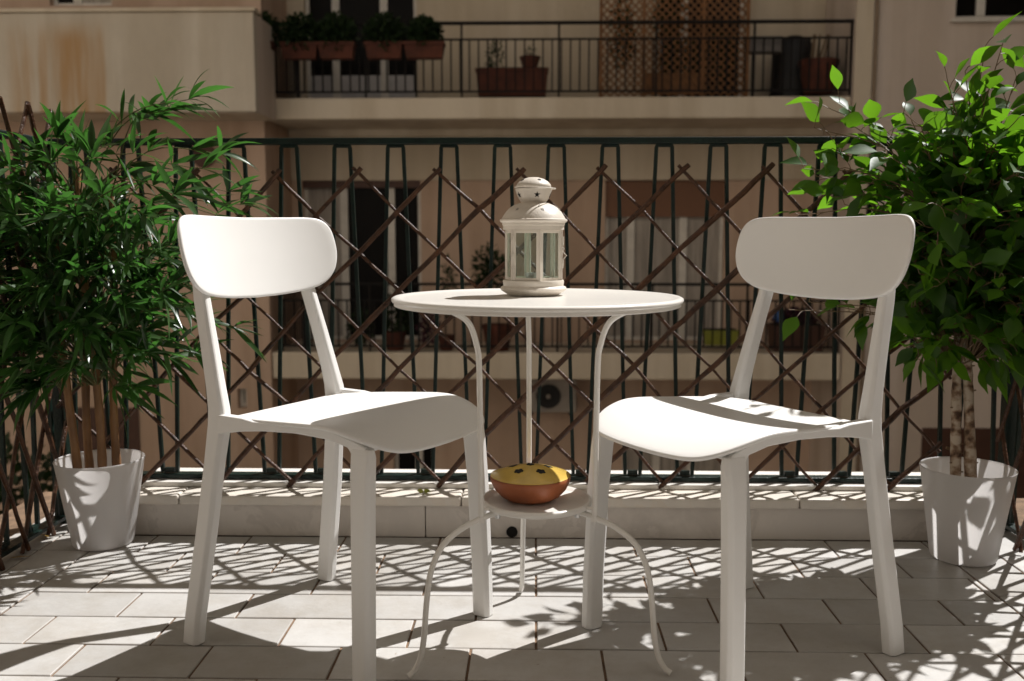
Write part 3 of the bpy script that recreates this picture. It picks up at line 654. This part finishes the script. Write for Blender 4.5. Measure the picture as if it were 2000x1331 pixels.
spec = [(330, 215, 2.40), (368, 195, 2.35), (300, 235, 2.42), (215, 290, 2.40), (150, 300, 2.38), (60, 300, 2.3), (20, 330, 2.25), (110, 270, 2.35), (430, 300, 2.42), (395, 330, 2.35), (445, 375, 2.45), (470, 400, 2.45), (420, 420, 2.3),
        (455, 640, 2.45), (420, 560, 2.45), (360, 600, 2.3), (380, 690, 2.4), (290, 690, 2.25), (330, 700, 2.5), (250, 710, 2.3), (100, 690, 2.25), (40, 720, 2.2), (10, 640, 2.2), (70, 760, 2.3), (110, 750, 2.35), (280, 420, 2.15), (200, 380, 2.12), (100, 400, 2.12), (30, 420, 2.15),
        (330, 480, 2.2), (250, 520, 2.13), (150, 540, 2.12), (60, 560, 2.12), (180, 310, 2.15), (260, 300, 2.2), (340, 380, 2.2), (100, 320, 2.2), (240, 600, 2.2), (160, 620, 2.2)]
for s in spec: targets.append(at(s[0], s[1], Y=s[2]))
while len(targets) < 200:
    v = randdir(rb) * rb.uniform(.45, 1.0); p = Vector((-1.24 + v.x * .40, 2.38 + v.y * .28, .69 + v.z * .30))
    if p.y > 2.56 and p.z < 1.1: p.y = 2.56 - rb.random() * .1
    targets.append(p)
for p in targets:
    # branch from the nearest cane at a lower height
    cz = rb.choice(canes); zt = max(.42, min(p.z - rb.uniform(.02, .20), 1.05)); b = min(cz, key=lambda q: abs(q.z - zt))
    mid = b.lerp(p, .5) + Vector((0, 0, .05 + rb.random() * .04)); path = cr([b, mid, p], 5)
    gt.tube(path, [.0022 * (1 - .6 * i / len(path)) for i in range(len(path))], 5)
    out = (p - b).normalized()
    for (c, k) in ((p, rb.randint(5, 8)), (path[-3], rb.randint(2, 5)), (path[-6], rb.randint(2, 4))):
        base = (out * .8 + Vector((0, 0, rb.uniform(-.35, .45)))).normalized()
        for _ in range(k):
            d = (base + randdir(rb) * rb.uniform(.5, 1.0)).normalized(); L = rb.uniform(.080, .138)
            leaf(gl, c, d, L, rb.uniform(.012, .0175), PB, rb, droop=rb.uniform(.1, .75), tone=rb.random())
# long bare curling twig near the top
gt.tube(cr([at(112, 320, Y=2.38), at(114, 260, Y=2.38), at(122, 238, Y=2.38), at(140, 234, Y=2.38)], 6), .0016, 5)
obj('branches', gt, M['twig'], t, smooth=60); obj('foliage', gl, M['leaf_b'], t, smooth=180, recalc=False)

# ficus
rf = random.Random(5)
t = thing('ficus_tree', 'artificial ficus with broad bright green leaves on two birch-like stems, at the right', 'plant', PR)
def stem(px0, px1, px2, yy, r0):
    pts = cr([at(px0, 940, Y=yy), at(px1, 780, Y=yy + .005), at(px2, 640, Y=yy), at(px2 + 8, 520, Y=yy + .01), at(px2 + 15, 420, Y=yy)], 9)
    rad = [r0 * (1 - .35 * i / len(pts)) * rf.uniform(.90, 1.12) for i in range(len(pts))]
    obj('trunk', G().tube([Vector((q.x, q.y, max(q.z, .012))) for q in [Vector((pts[0].x, pts[0].y, .012))] + pts], [r0] + rad, 12), M['birch'], t, smooth=60); return pts
s1 = stem(1866, 1868, 1872, PR.y - .012, .0125); s2 = stem(1896, 1892, 1886, PR.y - .02, .0140)
gb = G(); gn = G()
for k in range(10):
    q = rf.choice(s1[:14] + s2[:14]); gn.tube([q, q + Vector((rf.choice((-1, 1)) * .017, -.006, .002))], [.004, .0015], 6)
q = at(1848, 875, Y=PR.y); gn.tube([at(1868, 880, Y=PR.y), q], [.005, .004], 7)
obj('twig_stub', gn, M['twig_b'], t, smooth=60)
gt, gl = G(), G()
def spray(path, leaves, rnd, size=1.0, side=1.0):
    m = len(path)
    for k in range(leaves):
        f = rnd.uniform(.45, 1.0) if k else 1.0; i = min(m - 1, int(f * (m - 1))); p = path[i]; tdir = (path[min(i + 1, m - 1)] - path[max(i - 1, 0)]).normalized()
        d = (tdir * .7 + randdir(rnd) * 1.0 + Vector((0, -.12, .15))).normalized(); st = rnd.uniform(.012, .035)
        e = p + d * st; gt.tube([p, p + d * st * .5 + Vector((0, 0, .003)), e], .0010, 4, caps=False)
        L = rnd.uniform(.052, .086) * size
        leaf(gl, e, (d + Vector((0, 0, -.15))).normalized(), L, L * rnd.uniform(.46, .58), PF, rnd, droop=rnd.uniform(0, .45), fold=.25, tone=rnd.random())
spec = [(1925, 90, 2.28), (1960, 80, 2.30), (1900, 215, 2.28), (1885, 140, 2.25), (1985, 150, 2.3), (1850, 155, 2.26), (1862, 190, 2.26), (1925, 190, 2.24), (1605, 205, 2.46), (1640, 200, 2.46), (1650, 235, 2.44), (1700, 240, 2.44), (1590, 250, 2.46), (1570, 330, 2.44), (1595, 345, 2.44), (1625, 290, 2.44), (1765, 220, 2.25), (1780, 235, 2.25), (1800, 250, 2.25),
        (1560, 420, 2.45), (1625, 385, 2.42), (1685, 355, 2.36), (1650, 400, 2.42), (1730, 300, 2.3), (1830, 290, 2.2), (1880, 260, 2.2), (1960, 250, 2.2), (1990, 230, 2.15), (1900, 330, 2.12), (1990, 340, 2.12), (1830, 400, 2.12), (1890, 400, 2.1), (1950, 420, 2.1), (1990, 420, 2.15), (1830, 470, 2.12), (1800, 440, 2.2),
        (1830, 560, 2.16), (1900, 520, 2.12), (1960, 540, 2.12), (1990, 600, 2.16), (1860, 640, 2.2), (1790, 700, 2.25), (1770, 680, 2.25), (1830, 720, 2.25), (1960, 680, 2.2), (1900, 660, 2.15), (1540, 605, 2.45), (1580, 590, 2.42), (1640, 600, 2.42), (1700, 610, 2.40), (1780, 600, 2.3), (1990, 720, 2.25), (1660, 330, 2.35), (1750, 350, 2.35), (1720, 420, 2.4)]
tg = [(at(a, b, Y=y), 7) for a, b, y in spec]
while len(tg) < 285:
    v = randdir(rf) * rf.uniform(.25, 1.0) ** .6; p = Vector((1.15 + v.x * .35, 2.37 + v.y * .25, .82 + v.z * .34))
    if p.y < 2.2 and p.x < .98: p.y = 2.22 + rf.random() * .2
    if p.y > 2.55 and p.z < 1.1: p.y = 2.55 - rf.random() * .12
    tg.append((p, 9))
for p, nlv in tg:
    st = rf.choice((s1, s2)); zt = max(.50, min(p.z - rf.uniform(.05, .25), .80)); b = min(st, key=lambda q: abs(q.z - zt))
    L_ = (p - b).length; mid = b.lerp(p, .45) + Vector((rf.uniform(-.03, .03), rf.uniform(-.02, .02), .10 * L_ + rf.uniform(0, .06))); path = cr([b, mid, p], 7)
    gt.tube(path, [.0026 * (1 - .65 * i / len(path)) for i in range(len(path))], 5)
    spray(path, nlv, rf)
obj('branches', gt, M['twig_b'], t, smooth=60); obj('foliage', gl, M['leaf_f'], t, smooth=180, recalc=False)

# fallen leaves
g = G(); q = at(828, 963, Z=.1205)
for d in ((1, .1, .12), (.5, .6, .1), (-.8, .2, .1), (.2, -.6, .15), (.8, -.3, .2)): leaf(g, q + Vector((0, 0, .004)), Vector(d), .022, .012, PF, rf, droop=.1, tone=.5)
one('fallen_leaf', g, M['dry'], 'crumpled yellow-green leaf lying on the marble kerb', 'leaf', smooth=180, recalc=False)
for (px, py, ang, w) in ((18, 1093, .3, 'one at the left edge'), (75, 1046, -.5, 'smaller one further back')):
    g = G(); q = at(px, py, Z=.002); leaf(g, q + Vector((0, 0, .003)), Vector((cos(ang), sin(ang), .03)), .055, .016, PB, rf, droop=.03, roll=.1, tone=.5)
    one('fallen_leaf', g, M['dry2'], 'dry yellow leaf on the floor under the left trellis, ' + w, 'leaf', smooth=180, recalc=False)

# ================================================================== OPPOSITE BUILDING
YB, YW = 12.5, 13.8
def X(px, Y=YB): return at(px, 450, Y=Y).x
def Z(py, Y=YB): return at(1000, py, Y=Y).z
def pbox(g, x0, x1, y0, y1, Y, depth, **k):  # pixel rectangle on plane Y, going back by depth
    ym = (y0 + y1) / 2; return g.box(at(x0, ym, Y=Y).x, at(x1, ym, Y=Y).x, Y, Y + depth, Z(y1, Y), Z(y0, Y))
bld = thing('apartment_building', 'beige apartment building with balconies facing this one across the courtyard', 'building', (0, YW, -7))
ZT, ZG = 15.0, -7.0
XL_, XR_ = X(522), X(1655)
def holed(X0, X1, Z0, Z1, Y, holes, depth=.22):
    xs = sorted({X0, X1, *[h[0] for h in holes], *[h[1] for h in holes]}); zs = sorted({Z0, Z1, *[h[2] for h in holes], *[h[3] for h in holes]}); g = G()
    xs = [x for x in xs if X0 <= x <= X1]; zs = [z for z in zs if Z0 <= z <= Z1]
    for a, b in zip(xs[:-1], xs[1:]):
        for c, d in zip(zs[:-1], zs[1:]):
            mx, mz = (a + b) / 2, (c + d) / 2
            if any(h[0] < mx < h[1] and h[2] < mz < h[3] for h in holes): continue
            g.quad((a, Y, c), (b, Y, c), (b, Y, d), (a, Y, d))
    for h in holes:
        a, b, c, d = h; e = Y + depth
        g.quad((a, Y, c), (a, e, c), (a, e, d), (a, Y, d)); g.quad((b, e, c), (b, Y, c), (b, Y, d), (b, e, d)); g.quad((a, Y, d), (a, e, d), (b, e, d), (b, Y, d)); g.quad((a, e, c), (a, Y, c), (b, Y, c), (b, e, c))
    return g
def hole_px(x0, x1, y0, y1, Y): ym = (y0 + y1) / 2; return (at(x0, ym, Y=Y).x, at(x1, ym, Y=Y).x, Z(y1, Y), Z(y0, Y))
ZS1 = Z(190); ZS1b = Z(232); ZS2 = Z(690); ZS2b = Z(742)
zf1 = ZS1; zf2 = ZS2; zf3 = ZS2 - (ZS1 - ZS2); zf3b = zf3 - (ZS2 - ZS2b)
hA = hole_px(590, 812, -330, 100, YW); hA = (hA[0], hA[1], zf1 + .02, hA[3])
hB = hole_px(592, 822, 353, 600, YW); hB = (hB[0], hB[1], zf2 + .02, hB[3])
hC = hole_px(1182, 1416, 353, 600, YW); hC = (hC[0], hC[1], zf2 + .02, hC[3])
hD = hole_px(1215, 1420, 800, 1100, YW); hE = hole_px(770, 850, 870, 1100, YW); hF = hole_px(1335, 1350, 0, 1, YW)
hU = hole_px(1290, 1460, -330, 100, YW); hU = (hU[0], hU[1], zf1 + .02, hU[3])
XWL, XWR = XL_, XR_
W1 = holed(XWL, XWR, Z(352, YW), ZT, YW, [hA, hU])
obj('wall', W1, M['facade'], bld, recalc=False)
obj('wall', holed(XWL, XWR, ZG, Z(352, YW) - .001, YW + .03, [hB, hC, hD, hE]), M['facade_pink'], bld, recalc=False)
# protruding left and right blocks
hL = hole_px(464, 482, 762, 800, YB)
gL = holed(-14, XL_, ZG, ZT, YB, [hL, hole_px(90, 212, -260, 6, YB)]); gL.quad((XL_, YB, ZG), (XL_, YW + .05, ZG), (XL_, YW + .05, ZT), (XL_, YB, ZT)); obj('wall', gL, M['facade_pink'], bld, recalc=False)
hR = hole_px(1872, 2130, -250, 42, YB)
gR = holed(XR_, 14, ZG, ZT, YB, [hR]); gR.quad((XR_, YW + .05, ZG), (XR_, YB, ZG), (XR_, YB, ZT), (XR_, YW + .05, ZT)); obj('wall', gR, M['facade_r'], bld, recalc=False)
obj('roof', G().box(-14, 14, YB, 22, ZT, ZT + .3), M['slab'], bld)
g = G(); g.quad((-14, YB, ZG), (-14, 22, ZG), (-14, 22, ZT), (-14, YB, ZT)); g.quad((14, YB, ZG), (14, 22, ZG), (14, 22, ZT), (14, YB, ZT)); g.quad((-14, 22, ZG), (14, 22, ZG), (14, 22, ZT), (-14, 22, ZT)); obj('rear_walls', g, M['facade'], bld)
# balcony slabs
obj('balcony_slab', G().box(XL_ + .012, XR_ - .012, YB + .02, YW - .01, ZS1b, ZS1), M['slab'], bld, bevel=.02)
obj('balcony_slab', G().box(XL_ + .012, XR_ - .012, YB + .02, YW - .01, ZS2b, ZS2), M['slab'], bld, bevel=.02)
obj('balcony_slab', G().box(XL_ + .012, XR_ - .012, YB + .02, YW - .01, zf3b, zf3), M['slab'], bld, bevel=.02)
zf0 = ZS1 + (ZS1 - ZS2); obj('balcony_slab', G().box(XL_ + .012, XR_ - .012, YB + .02, YW - .01, zf0 - .35, zf0), M['slab'], bld, bevel=.02)
# beam line under the upper slab and thin string line at window heads
obj('beam', G().box(XL_ + .015, XR_ - .015, YW - .16, YW - .004, Z(268, YW), ZS1b - .004), M['slab'], bld)
# solid stained balcony of the left block
YP = 11.6
pz0, pz1 = Z(217, YP), Z(20, YP); px1 = at(497, 110, Y=YP).x
g = G().box(-9.5, px1, YP, YP + .14, pz0, pz1); obj('parapet', g, M['parapet'], bld, bevel=.015)
obj('parapet_cap', G().box(-9.5, px1 + .03, YP - .03, YP + .17, pz1 + .003, pz1 + .05), M['slab'], bld, bevel=.01)
obj('parapet', G().box(px1 - .14, px1 - .002, YP + .145, YB - .005, pz0, pz1 - .003), M['facade_r'], bld)
obj('balcony_slab', G().box(-9.5, px1 - .004, YP + .145, YB - .005, pz0 - .002, pz0 + .2), M['slab'], bld)
# right pilaster strip, brown pipe, window sill
obj('pilaster', G().box(XR_ + .001, X(1688), YB - .03, YB - .002, ZG, ZT), M['facade'], bld)
obj('pipe', G().tube([(X(1693), YB - .05, ZG), (X(1693), YB - .05, ZT)], .022, 12), M['pipe'], bld, smooth=60)
def window(h, Y, fx, kind, sh=0, low=0, curt=()):
    """h = hole; fx = fractions of the mullions; sh shutter height; low = solid lower panel height"""
    a, b, c, d = h; fw = .055; y0 = Y + .10
    g = G().box(a + .002, a + fw, y0, y0 + .06, c, d - .002); g.box(b - fw, b - .002, y0, y0 + .06, c, d - .002); g.box(a + fw, b - fw, y0, y0 + .06, d - fw, d - .002); g.box(a + fw, b - fw, y0, y0 + .06, c, c + fw)
    fr = obj('window', g, M['frame_w'], bld, bevel=.005)
    xs = [a + fw] + [a + (b - a) * f for f in fx] + [b - fw]
    for f in fx: x = a + (b - a) * f; obj('mullion', G().box(x - .055, x + .055, y0 - .01, y0 + .05, c + fw, d - fw), M['frame_w'], fr)
    for k, (p, q) in enumerate(zip(xs[:-1], xs[1:])):
        if low: obj('lower_panel', G().box(p, q, y0 + .015, y0 + .045, c + fw, c + low), M['panel_w'], fr, bevel=.01)
        obj('pane', G().box(p, q, y0 + .025, y0 + .035, c + max(fw, low), d - fw), M['curtain'] if k in curt else M['pane_dark'], fr)
    if sh: obj('roller_shutter', G().box(a + .003, b - .003, y0 - .045, y0 - .014, d - sh, d - .004), M['shutter'], fr)
    return fr
window(hA, YW, (.27, .70), 'd', low=.50 + (zf1 - zf1))
window(hU, YW, (.30,), 'd')
w = window(hB, YW + .03, (.34, .74), 'd', curt=(0,)); obj('window_head', G().box(hB[0] + .003, hB[1] - .003, YW + .05, YW + .12, hB[3] - .10, hB[3] - .003), M['head'], w)
window(hC, YW + .03, (.22, .66), 'd', sh=(Z(353, YW) - Z(424, YW)), curt=(0, 1, 2))
window(hD, YW + .03, (.33, .66), 'd', curt=(0, 1, 2)); window(hE, YW + .03, (.6,), 'd', curt=())
w = window(hR, YB, (.22,), 'd'); obj('sill', G().box(hR[0] - .06, hR[1] + .06, YB - .07, YB + .05, hR[2] - .05, hR[2] - .004), M['frame_w'], w, bevel=.008)
window(hL, YB, (), 'd'); window(hole_px(90, 212, -260, 6, YB), YB, (.4,), 'd', curt=(1,))
# dark garage / lower openings of the right block seen low
obj('brown_door', G().box(X(1820), X(2080), YB - .02, YB - .002, ZG, Z(832)), M['head'], bld)
obj('base_band', G().box(X(100), X(255), YB - .02, YB - .002, ZG, Z(800)), M['head'], bld)

# railings of the two balconies
def far_rail(label, zs, x0, x1, ztop, zmid, grp):
    t = thing('balcony_railing', label, 'railing', (0, YB, zs), grp); y = YB + .07
    obj('top_rail', G().box(X(x0), X(x1), y - .03, y + .03, ztop - .018, ztop + .018), M['black_iron'], t)
    obj('mid_rail', G().box(X(x0), X(x1), y - .012, y + .012, zmid - .012, zmid + .012), M['black_iron'], t)
    obj('bottom_rail', G().box(X(x0), X(x1), y - .012, y + .012, zs + .07, zs + .094), M['black_iron'], t)
    n = int((x1 - x0) / 17.7)
    for k in range(n):
        xx = X(x0 + 9 + k * 17.7); obj('baluster', G().box(xx - .010, xx + .010, y - .010, y + .010, zs + .095, zmid - .013), M['black_iron'], t)
    for p in (x0 + 2, x0 + 50, 718, 815, 903, 1090, 1277, 1465, x1 - 3):
        if x0 <= p <= x1: xx = X(p); w_ = .028 if p in (x0 + 2, x0 + 50) else .014; obj('post', G().box(xx - w_, xx + w_, y - .026, y - .013, zs + .01, ztop - .019), M['black_iron'], t)
    xx = X(x0); obj('return_rail', G().box(xx - .02, xx + .02, y + .031, YW - .02, ztop - .016, ztop + .016), M['black_iron'], t)
    for k in range(8): yy = y + .12 + k * .14; obj('baluster', G().box(xx - .008, xx + .008, yy - .008, yy + .008, zs + .05, ztop - .017), M['black_iron'], t)
far_rail('black iron railing of the upper opposite balcony, hung with planters', ZS1, 537, 1654, Z(43), Z(75), 'railings of the opposite balconies')
far_rail('black iron railing of the lower opposite balcony, seen through the trellis', ZS2, 540, 1650, Z(556), Z(588), 'railings of the opposite balconies')

# hung planters with shrubs
def clump(g, c, rx, ry, rz, n, L, rnd, flat=.6):
    for _ in range(n):
        v = randdir(rnd) * (rnd.random() ** .4); p = Vector(c) + Vector((v.x * rx, v.y * ry, v.z * rz)); leaf(g, p, (v + randdir(rnd) * .8 + Vector((0, 0, .2))), L * rnd.uniform(.7, 1.3), L * flat, (.1, .9, .9, .1), rnd, droop=.2)
rp = random.Random(9)
def trough(x0, x1, y0, y1, Y, m, label, cat='planter', group=None, d=.20, tap=.025, name='planter'):
    a, b = at(x0, (y0 + y1) / 2, Y=Y).x, at(x1, (y0 + y1) / 2, Y=Y).x; z0, z1 = Z(y1, Y), Z(y0, Y); t = thing(name, label, cat, ((a + b) / 2, Y + d / 2, z0), group); g = G()
    g.loft([[(a + k, Y + k, z), (b - k, Y + k, z), (b - k, Y + d - k, z), (a + k, Y + d - k, z)] for k, z in ((tap, z0), (0, z1 - .04), (-.012, z1 - .038), (-.012, z1))]); obj('box', g, m, t)
    obj('soil', G().box(a + .02, b - .02, Y + .02, Y + d - .02, z1 + .001, z1 + .012), M['soil'], t); return (a + b) / 2, z1, (b - a) / 2
grp = 'terracotta planters hung on the upper railing'
for k, (x0, x1, w) in enumerate(((548, 618, 'leftmost, in deep shade'), (621, 690, 'second from the left'), (713, 784, 'third from the left'), (789, 866, 'rightmost and most orange'))):
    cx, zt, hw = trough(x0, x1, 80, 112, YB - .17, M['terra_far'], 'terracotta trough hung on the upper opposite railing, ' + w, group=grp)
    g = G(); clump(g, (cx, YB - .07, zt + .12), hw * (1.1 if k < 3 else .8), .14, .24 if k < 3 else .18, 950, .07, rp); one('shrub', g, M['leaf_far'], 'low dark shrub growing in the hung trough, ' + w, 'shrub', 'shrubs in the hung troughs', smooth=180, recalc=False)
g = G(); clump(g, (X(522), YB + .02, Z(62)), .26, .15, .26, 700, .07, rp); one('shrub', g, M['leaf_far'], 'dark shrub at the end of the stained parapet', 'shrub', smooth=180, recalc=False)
trough(505, 530, 78, 108, YB - .17, M['terra_far'], 'small dark terracotta pot just right of the stained parapet')
# planters standing on the upper balcony
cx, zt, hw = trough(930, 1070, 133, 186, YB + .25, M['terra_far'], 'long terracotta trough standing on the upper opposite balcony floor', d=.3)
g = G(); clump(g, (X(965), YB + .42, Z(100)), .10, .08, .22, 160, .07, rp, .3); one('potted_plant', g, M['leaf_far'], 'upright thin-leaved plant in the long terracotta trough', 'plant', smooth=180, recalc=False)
g = G(); clump(g, (X(1035), YB + .42, Z(98)), .06, .05, .13, 70, .06, rp, .3); one('potted_plant', g, M['leaf_far'], 'small spiky plant at the right end of the long trough', 'plant', smooth=180, recalc=False)
def round_pot(px, py0, py1, wpx, Y, m, label, grp=None):
    c = Vector((at(px, py1, Y=Y).x, Y, Z(py1, Y))); h = Z(py0, Y) - Z(py1, Y); r = wpx / FPX * Y / 2; t = thing('plant_pot', label, 'pot', c, grp)
    obj('body', G().lathe([(0, 0), (r * .68, 0), (r * .95, h * .86), (r, h * .86), (r, h), (r * .9, h), (r * .86, h * .8), (0, h * .8)], c, 24), m, t, smooth=40); return c, h
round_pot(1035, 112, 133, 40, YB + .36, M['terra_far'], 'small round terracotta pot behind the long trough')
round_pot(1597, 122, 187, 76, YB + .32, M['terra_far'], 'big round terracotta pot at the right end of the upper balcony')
g = G()
for k in range(7): x = X(1597) + rp.uniform(-.1, .1); g.tube([(x, YB + .34, Z(125)), (x + rp.uniform(-.1, .14), YB + .34, Z(60))], .012, 5)
one('bare_shrub', g, M['twig_b'], 'bare woody stems rising from the big round terracotta pot', 'plant')
# covered bulky thing
g = G(); c = Vector((X(1568), YB + .75, ZS1 + .01)); rings = []
for z, r1_, r2_ in ((0, .30, .26), (.25, .28, .25), (.6, .27, .24), (.78, .26, .23), (.86, .20, .18), (.90, .06, .06)):
    rings.append([c + Vector((cos(a) * r1_ * (1 + .05 * sin(5 * a)), sin(a) * r2_, z)) for a in [2 * pi * k / 24 for k in range(24)]])
g.loft(rings); one('covered_object', g, M['black_cover'], 'bulky rounded thing under a black cover, beside the big terracotta pot', 'cover', smooth=60)
t = thing('tin_box', 'small grey box on legs at the railing, left of the black cover', 'box', (X(1498), YB + .2, ZS1)); g = G(); pbox(g, 1465, 1530, 73, 104, YB + .16, .2); obj('case', g, M['greybox'], t, bevel=.01)
g = G()
for p in (1468, 1527): g.box(X(p) - .012, X(p) + .012, YB + .2, YB + .224, ZS1 + .002, Z(104, YB + .16) - .001)
obj('leg', g, M['black_iron'], t)
# wooden lattice screen
YS = YB + .22
t = thing('lattice_screen', 'tall orange-brown wooden lattice screen standing on the upper balcony', 'screen', (X(1310), YS, ZS1))
cols = [(1170, 1252), (1252, 1366), (1366, 1450)]
for p in (1170, 1252, 1366, 1450): xx = X(p, YS); obj('post', G().box(xx - .022, xx + .022, YS - .02, YS + .02, ZS1 + .01, 4.75), M['lattice'], t)
for (a, b) in cols:
    x0, x1 = X(a, YS) + .023, X(b, YS) - .023; z0, z1 = ZS1 + .04, 4.7; g = G(); st = .105
    for sg in (1, -1):
        k = -30
        while k < 60:
            # line x = x0 + s, z = z0 + k*st + sg*s ; clip
            zz0 = z0 + k * st; pts = []
            s0, s1 = 0, x1 - x0
            lo_, hi_ = sorted(((z0 - zz0) / sg, (z1 - zz0) / sg)); s0 = max(s0, lo_); s1 = min(s1, hi_)
            if s1 - s0 > .02:
                p, q = Vector((x0 + s0, YS + .006 * sg, zz0 + sg * s0)), Vector((x0 + s1, YS + .006 * sg, zz0 + sg * s1)); w_ = Vector((-sg, 0, 1)).normalized() * .011; dd = Vector((0, .0045, 0))
                g.loft([[r_ - w_ - dd, r_ + w_ - dd, r_ + w_ + dd, r_ - w_ + dd] for r_ in (p, q)])
            k += 1
    obj('lattice_panel', g, M['lattice'], t)
obj('solid_panel', G().box(X(1256, YS) , X(1362, YS), YS + .024, YS + .04, Z(186, YS), Z(143, YS)), M['lattice'], t)
rc = random.Random(4)
for (px, py, rx, rz, n, w) in ((1300, 25, .22, .35, 500, 'high up in the middle panel'), (1325, 118, .30, .28, 620, 'low in the middle panel'), (1400, 110, .20, .35, 480, 'in the right panel'), (1212, 60, .16, .5, 420, 'in the left panel')):
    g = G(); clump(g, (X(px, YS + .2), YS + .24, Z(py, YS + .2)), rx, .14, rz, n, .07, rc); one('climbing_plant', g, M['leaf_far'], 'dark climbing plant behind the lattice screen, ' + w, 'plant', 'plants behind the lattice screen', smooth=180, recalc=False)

# lower balcony things
def lowpot(px, py0, py1, w, label): return round_pot(px, py0, py1, w, YB + .3, M['terra_far'], label, 'pots on the lower opposite balcony')
lowpot(772, 648, 688, 46, 'terracotta pot on the lower opposite balcony, below the dark window')
lowpot(972, 634, 688, 62, 'wide terracotta pot on the lower opposite balcony, in the centre')
lowpot(872, 655, 688, 34, 'small terracotta pot on the lower opposite balcony, between two larger ones')
for (px, py, rx, rz, n, mm, w) in ((775, 610, .17, .30, 380, 'leaf_far', 'bushy dark plant in the pot below the dark window'), (955, 525, .22, .32, 560, 'leaf_far', 'tall dark green shrub behind the lower railing, left of the lantern'), (875, 560, .10, .42, 160, 'leaf_far', 'thin tall plant in the small terracotta pot'), (835, 640, .14, .22, 240, 'flower', 'purplish leafy plant beside the bushy pot'), (700, 640, .16, .24, 240, 'leaf_far', 'low plant behind the left end of the lower railing')):
    g = G(); clump(g, (X(px, YB + .3), YB + .32, Z(py, YB + .3)), rx, .14, rz, n, .075, rc, .5)
    g.tube([(X(px, YB + .3), YB + .32, Z(py, YB + .3)), (X(px, YB + .3), YB + .32, ZS2 + .1)], .012, 5) if False else None
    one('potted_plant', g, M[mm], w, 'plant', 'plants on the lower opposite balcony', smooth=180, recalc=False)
trough(1376, 1442, 645, 674, YB + .2, M['yellow_box'], 'yellow-green trough on the lower opposite balcony', name='planter')
trough(1512, 1612, 636, 690, YB + .2, M['head'], 'dark brown crate in the right corner of the lower balcony', 'crate', d=.4, name='crate')
g = G(); clump(g, (X(1560, YB + .4), YB + .45, Z(632)), .30, .14, .17, 500, .08, rc, .6); one('potted_plant', g, M['flower'], 'reddish leafy heap above the dark brown crate', 'plant', smooth=180, recalc=False)
g = G(); c = Vector((X(1528, YB + .1), YB + .16, Z(618))); g.lathe([(0, -.09), (.05, -.08), (.075, -.02), (.06, .04), (.02, .07), (.01, .10), (0, .10)], c, 14); one('blue_bag', g, M['blue'], 'small blue bag hanging behind the lower railing at the right', 'bag', smooth=60)
# air conditioner below the lower slab
YA = YW - .36
t = thing('air_conditioner', 'air conditioner outdoor unit with a round fan below the lower balcony', 'air conditioner', (X(1080, YA), YA, Z(808, YA)))
g = G(); pbox(g, 1034, 1126, 742, 806, YA, .34); obj('case', g, M['ac'], t, bevel=.015)
c = Vector((at(1071, 774, Y=YA).x, YA, Z(774, YA))); g = G(); g.lathe([(0, 0), (.175, 0), (.175, .01), (0, .01)], (0, 0, 0), 32)
for i, v in enumerate(g.v): g.v[i] = Vector((c.x + v.x, c.y - .004 - v.z, c.z + v.y))
obj('fan', g, M['fan'], t)
g = G()
for rr in (.06, .10, .14, .175):
    g.tube([c + Vector((cos(a) * rr, -.025, sin(a) * rr)) for a in [2 * pi * k / 28 for k in range(29)]], .004, 5)
for k in range(8): a = pi * k / 8; g.tube([c + Vector((cos(a) * .175, -.028, sin(a) * .175)), c - Vector((cos(a) * .175, .028, sin(a) * .175))], .003, 4)
obj('grille', g, M['black_iron'], t)
g = G().lathe([(0, 0), (.035, 0), (.03, .012), (0, .014)], (0, 0, 0), 20)
for i, v in enumerate(g.v): g.v[i] = Vector((c.x + v.x, c.y - .034 - v.z, c.z + v.y))
obj('hub', g, M['ac'], t)
g = G().box(c.x - .25, c.x - .22, YA, YW, Z(806, YA) - .04, Z(806, YA) - .002).box(c.x + .30, c.x + .33, YA, YW, Z(806, YA) - .04, Z(806, YA) - .002); obj('bracket', g, M['black_iron'], t)
# satellite dish-like round thing behind the bamboo
t = thing('satellite_dish', 'small dark round dish on the left block, behind the bamboo tips', 'dish', (X(404), YB, Z(303)))
c = Vector((X(404, YB - .25), YB - .25, Z(303, YB - .25))); g = G().lathe([(0, .05), (.08, .035), (.14, .005), (.165, -.01), (.14, .0), (.08, .028), (0, .043)], (0, 0, 0), 28)
for i, v in enumerate(g.v): g.v[i] = Vector((c.x + v.x, c.y + v.z, c.z + v.y))
obj('reflector', g, M['head'], t, smooth=60); obj('arm', G().tube([c + Vector((0, .04, 0)), c + Vector((0, .24, -.05))], .014, 6), M['black_iron'], t)

# courtyard
struct('ground', G().box(-60, 60, -40, 80, ZG - .3, ZG - .01), M['ground'])
g = G(); clump(g, at(20, 960, Y=9.0) + Vector((-.3, 0, -.8)), 1.2, .8, 1.3, 3500, .14, rc, .5)
t = thing('courtyard_tree', 'dark leafy tree top low in the courtyard at the left edge', 'tree', (at(20, 960, Y=9).x - .3, 9, ZG))
obj('crown', g, M['leaf_far'], t, smooth=180, recalc=False); cc = at(20, 960, Y=9.0) + Vector((-.3, 0, -.9))
obj('trunk', G().tube([(cc.x, 9, ZG - .02), (cc.x + .05, 9, -4), (cc.x, 9, cc.z)], [.16, .12, .05], 10), M['twig_b'], t)
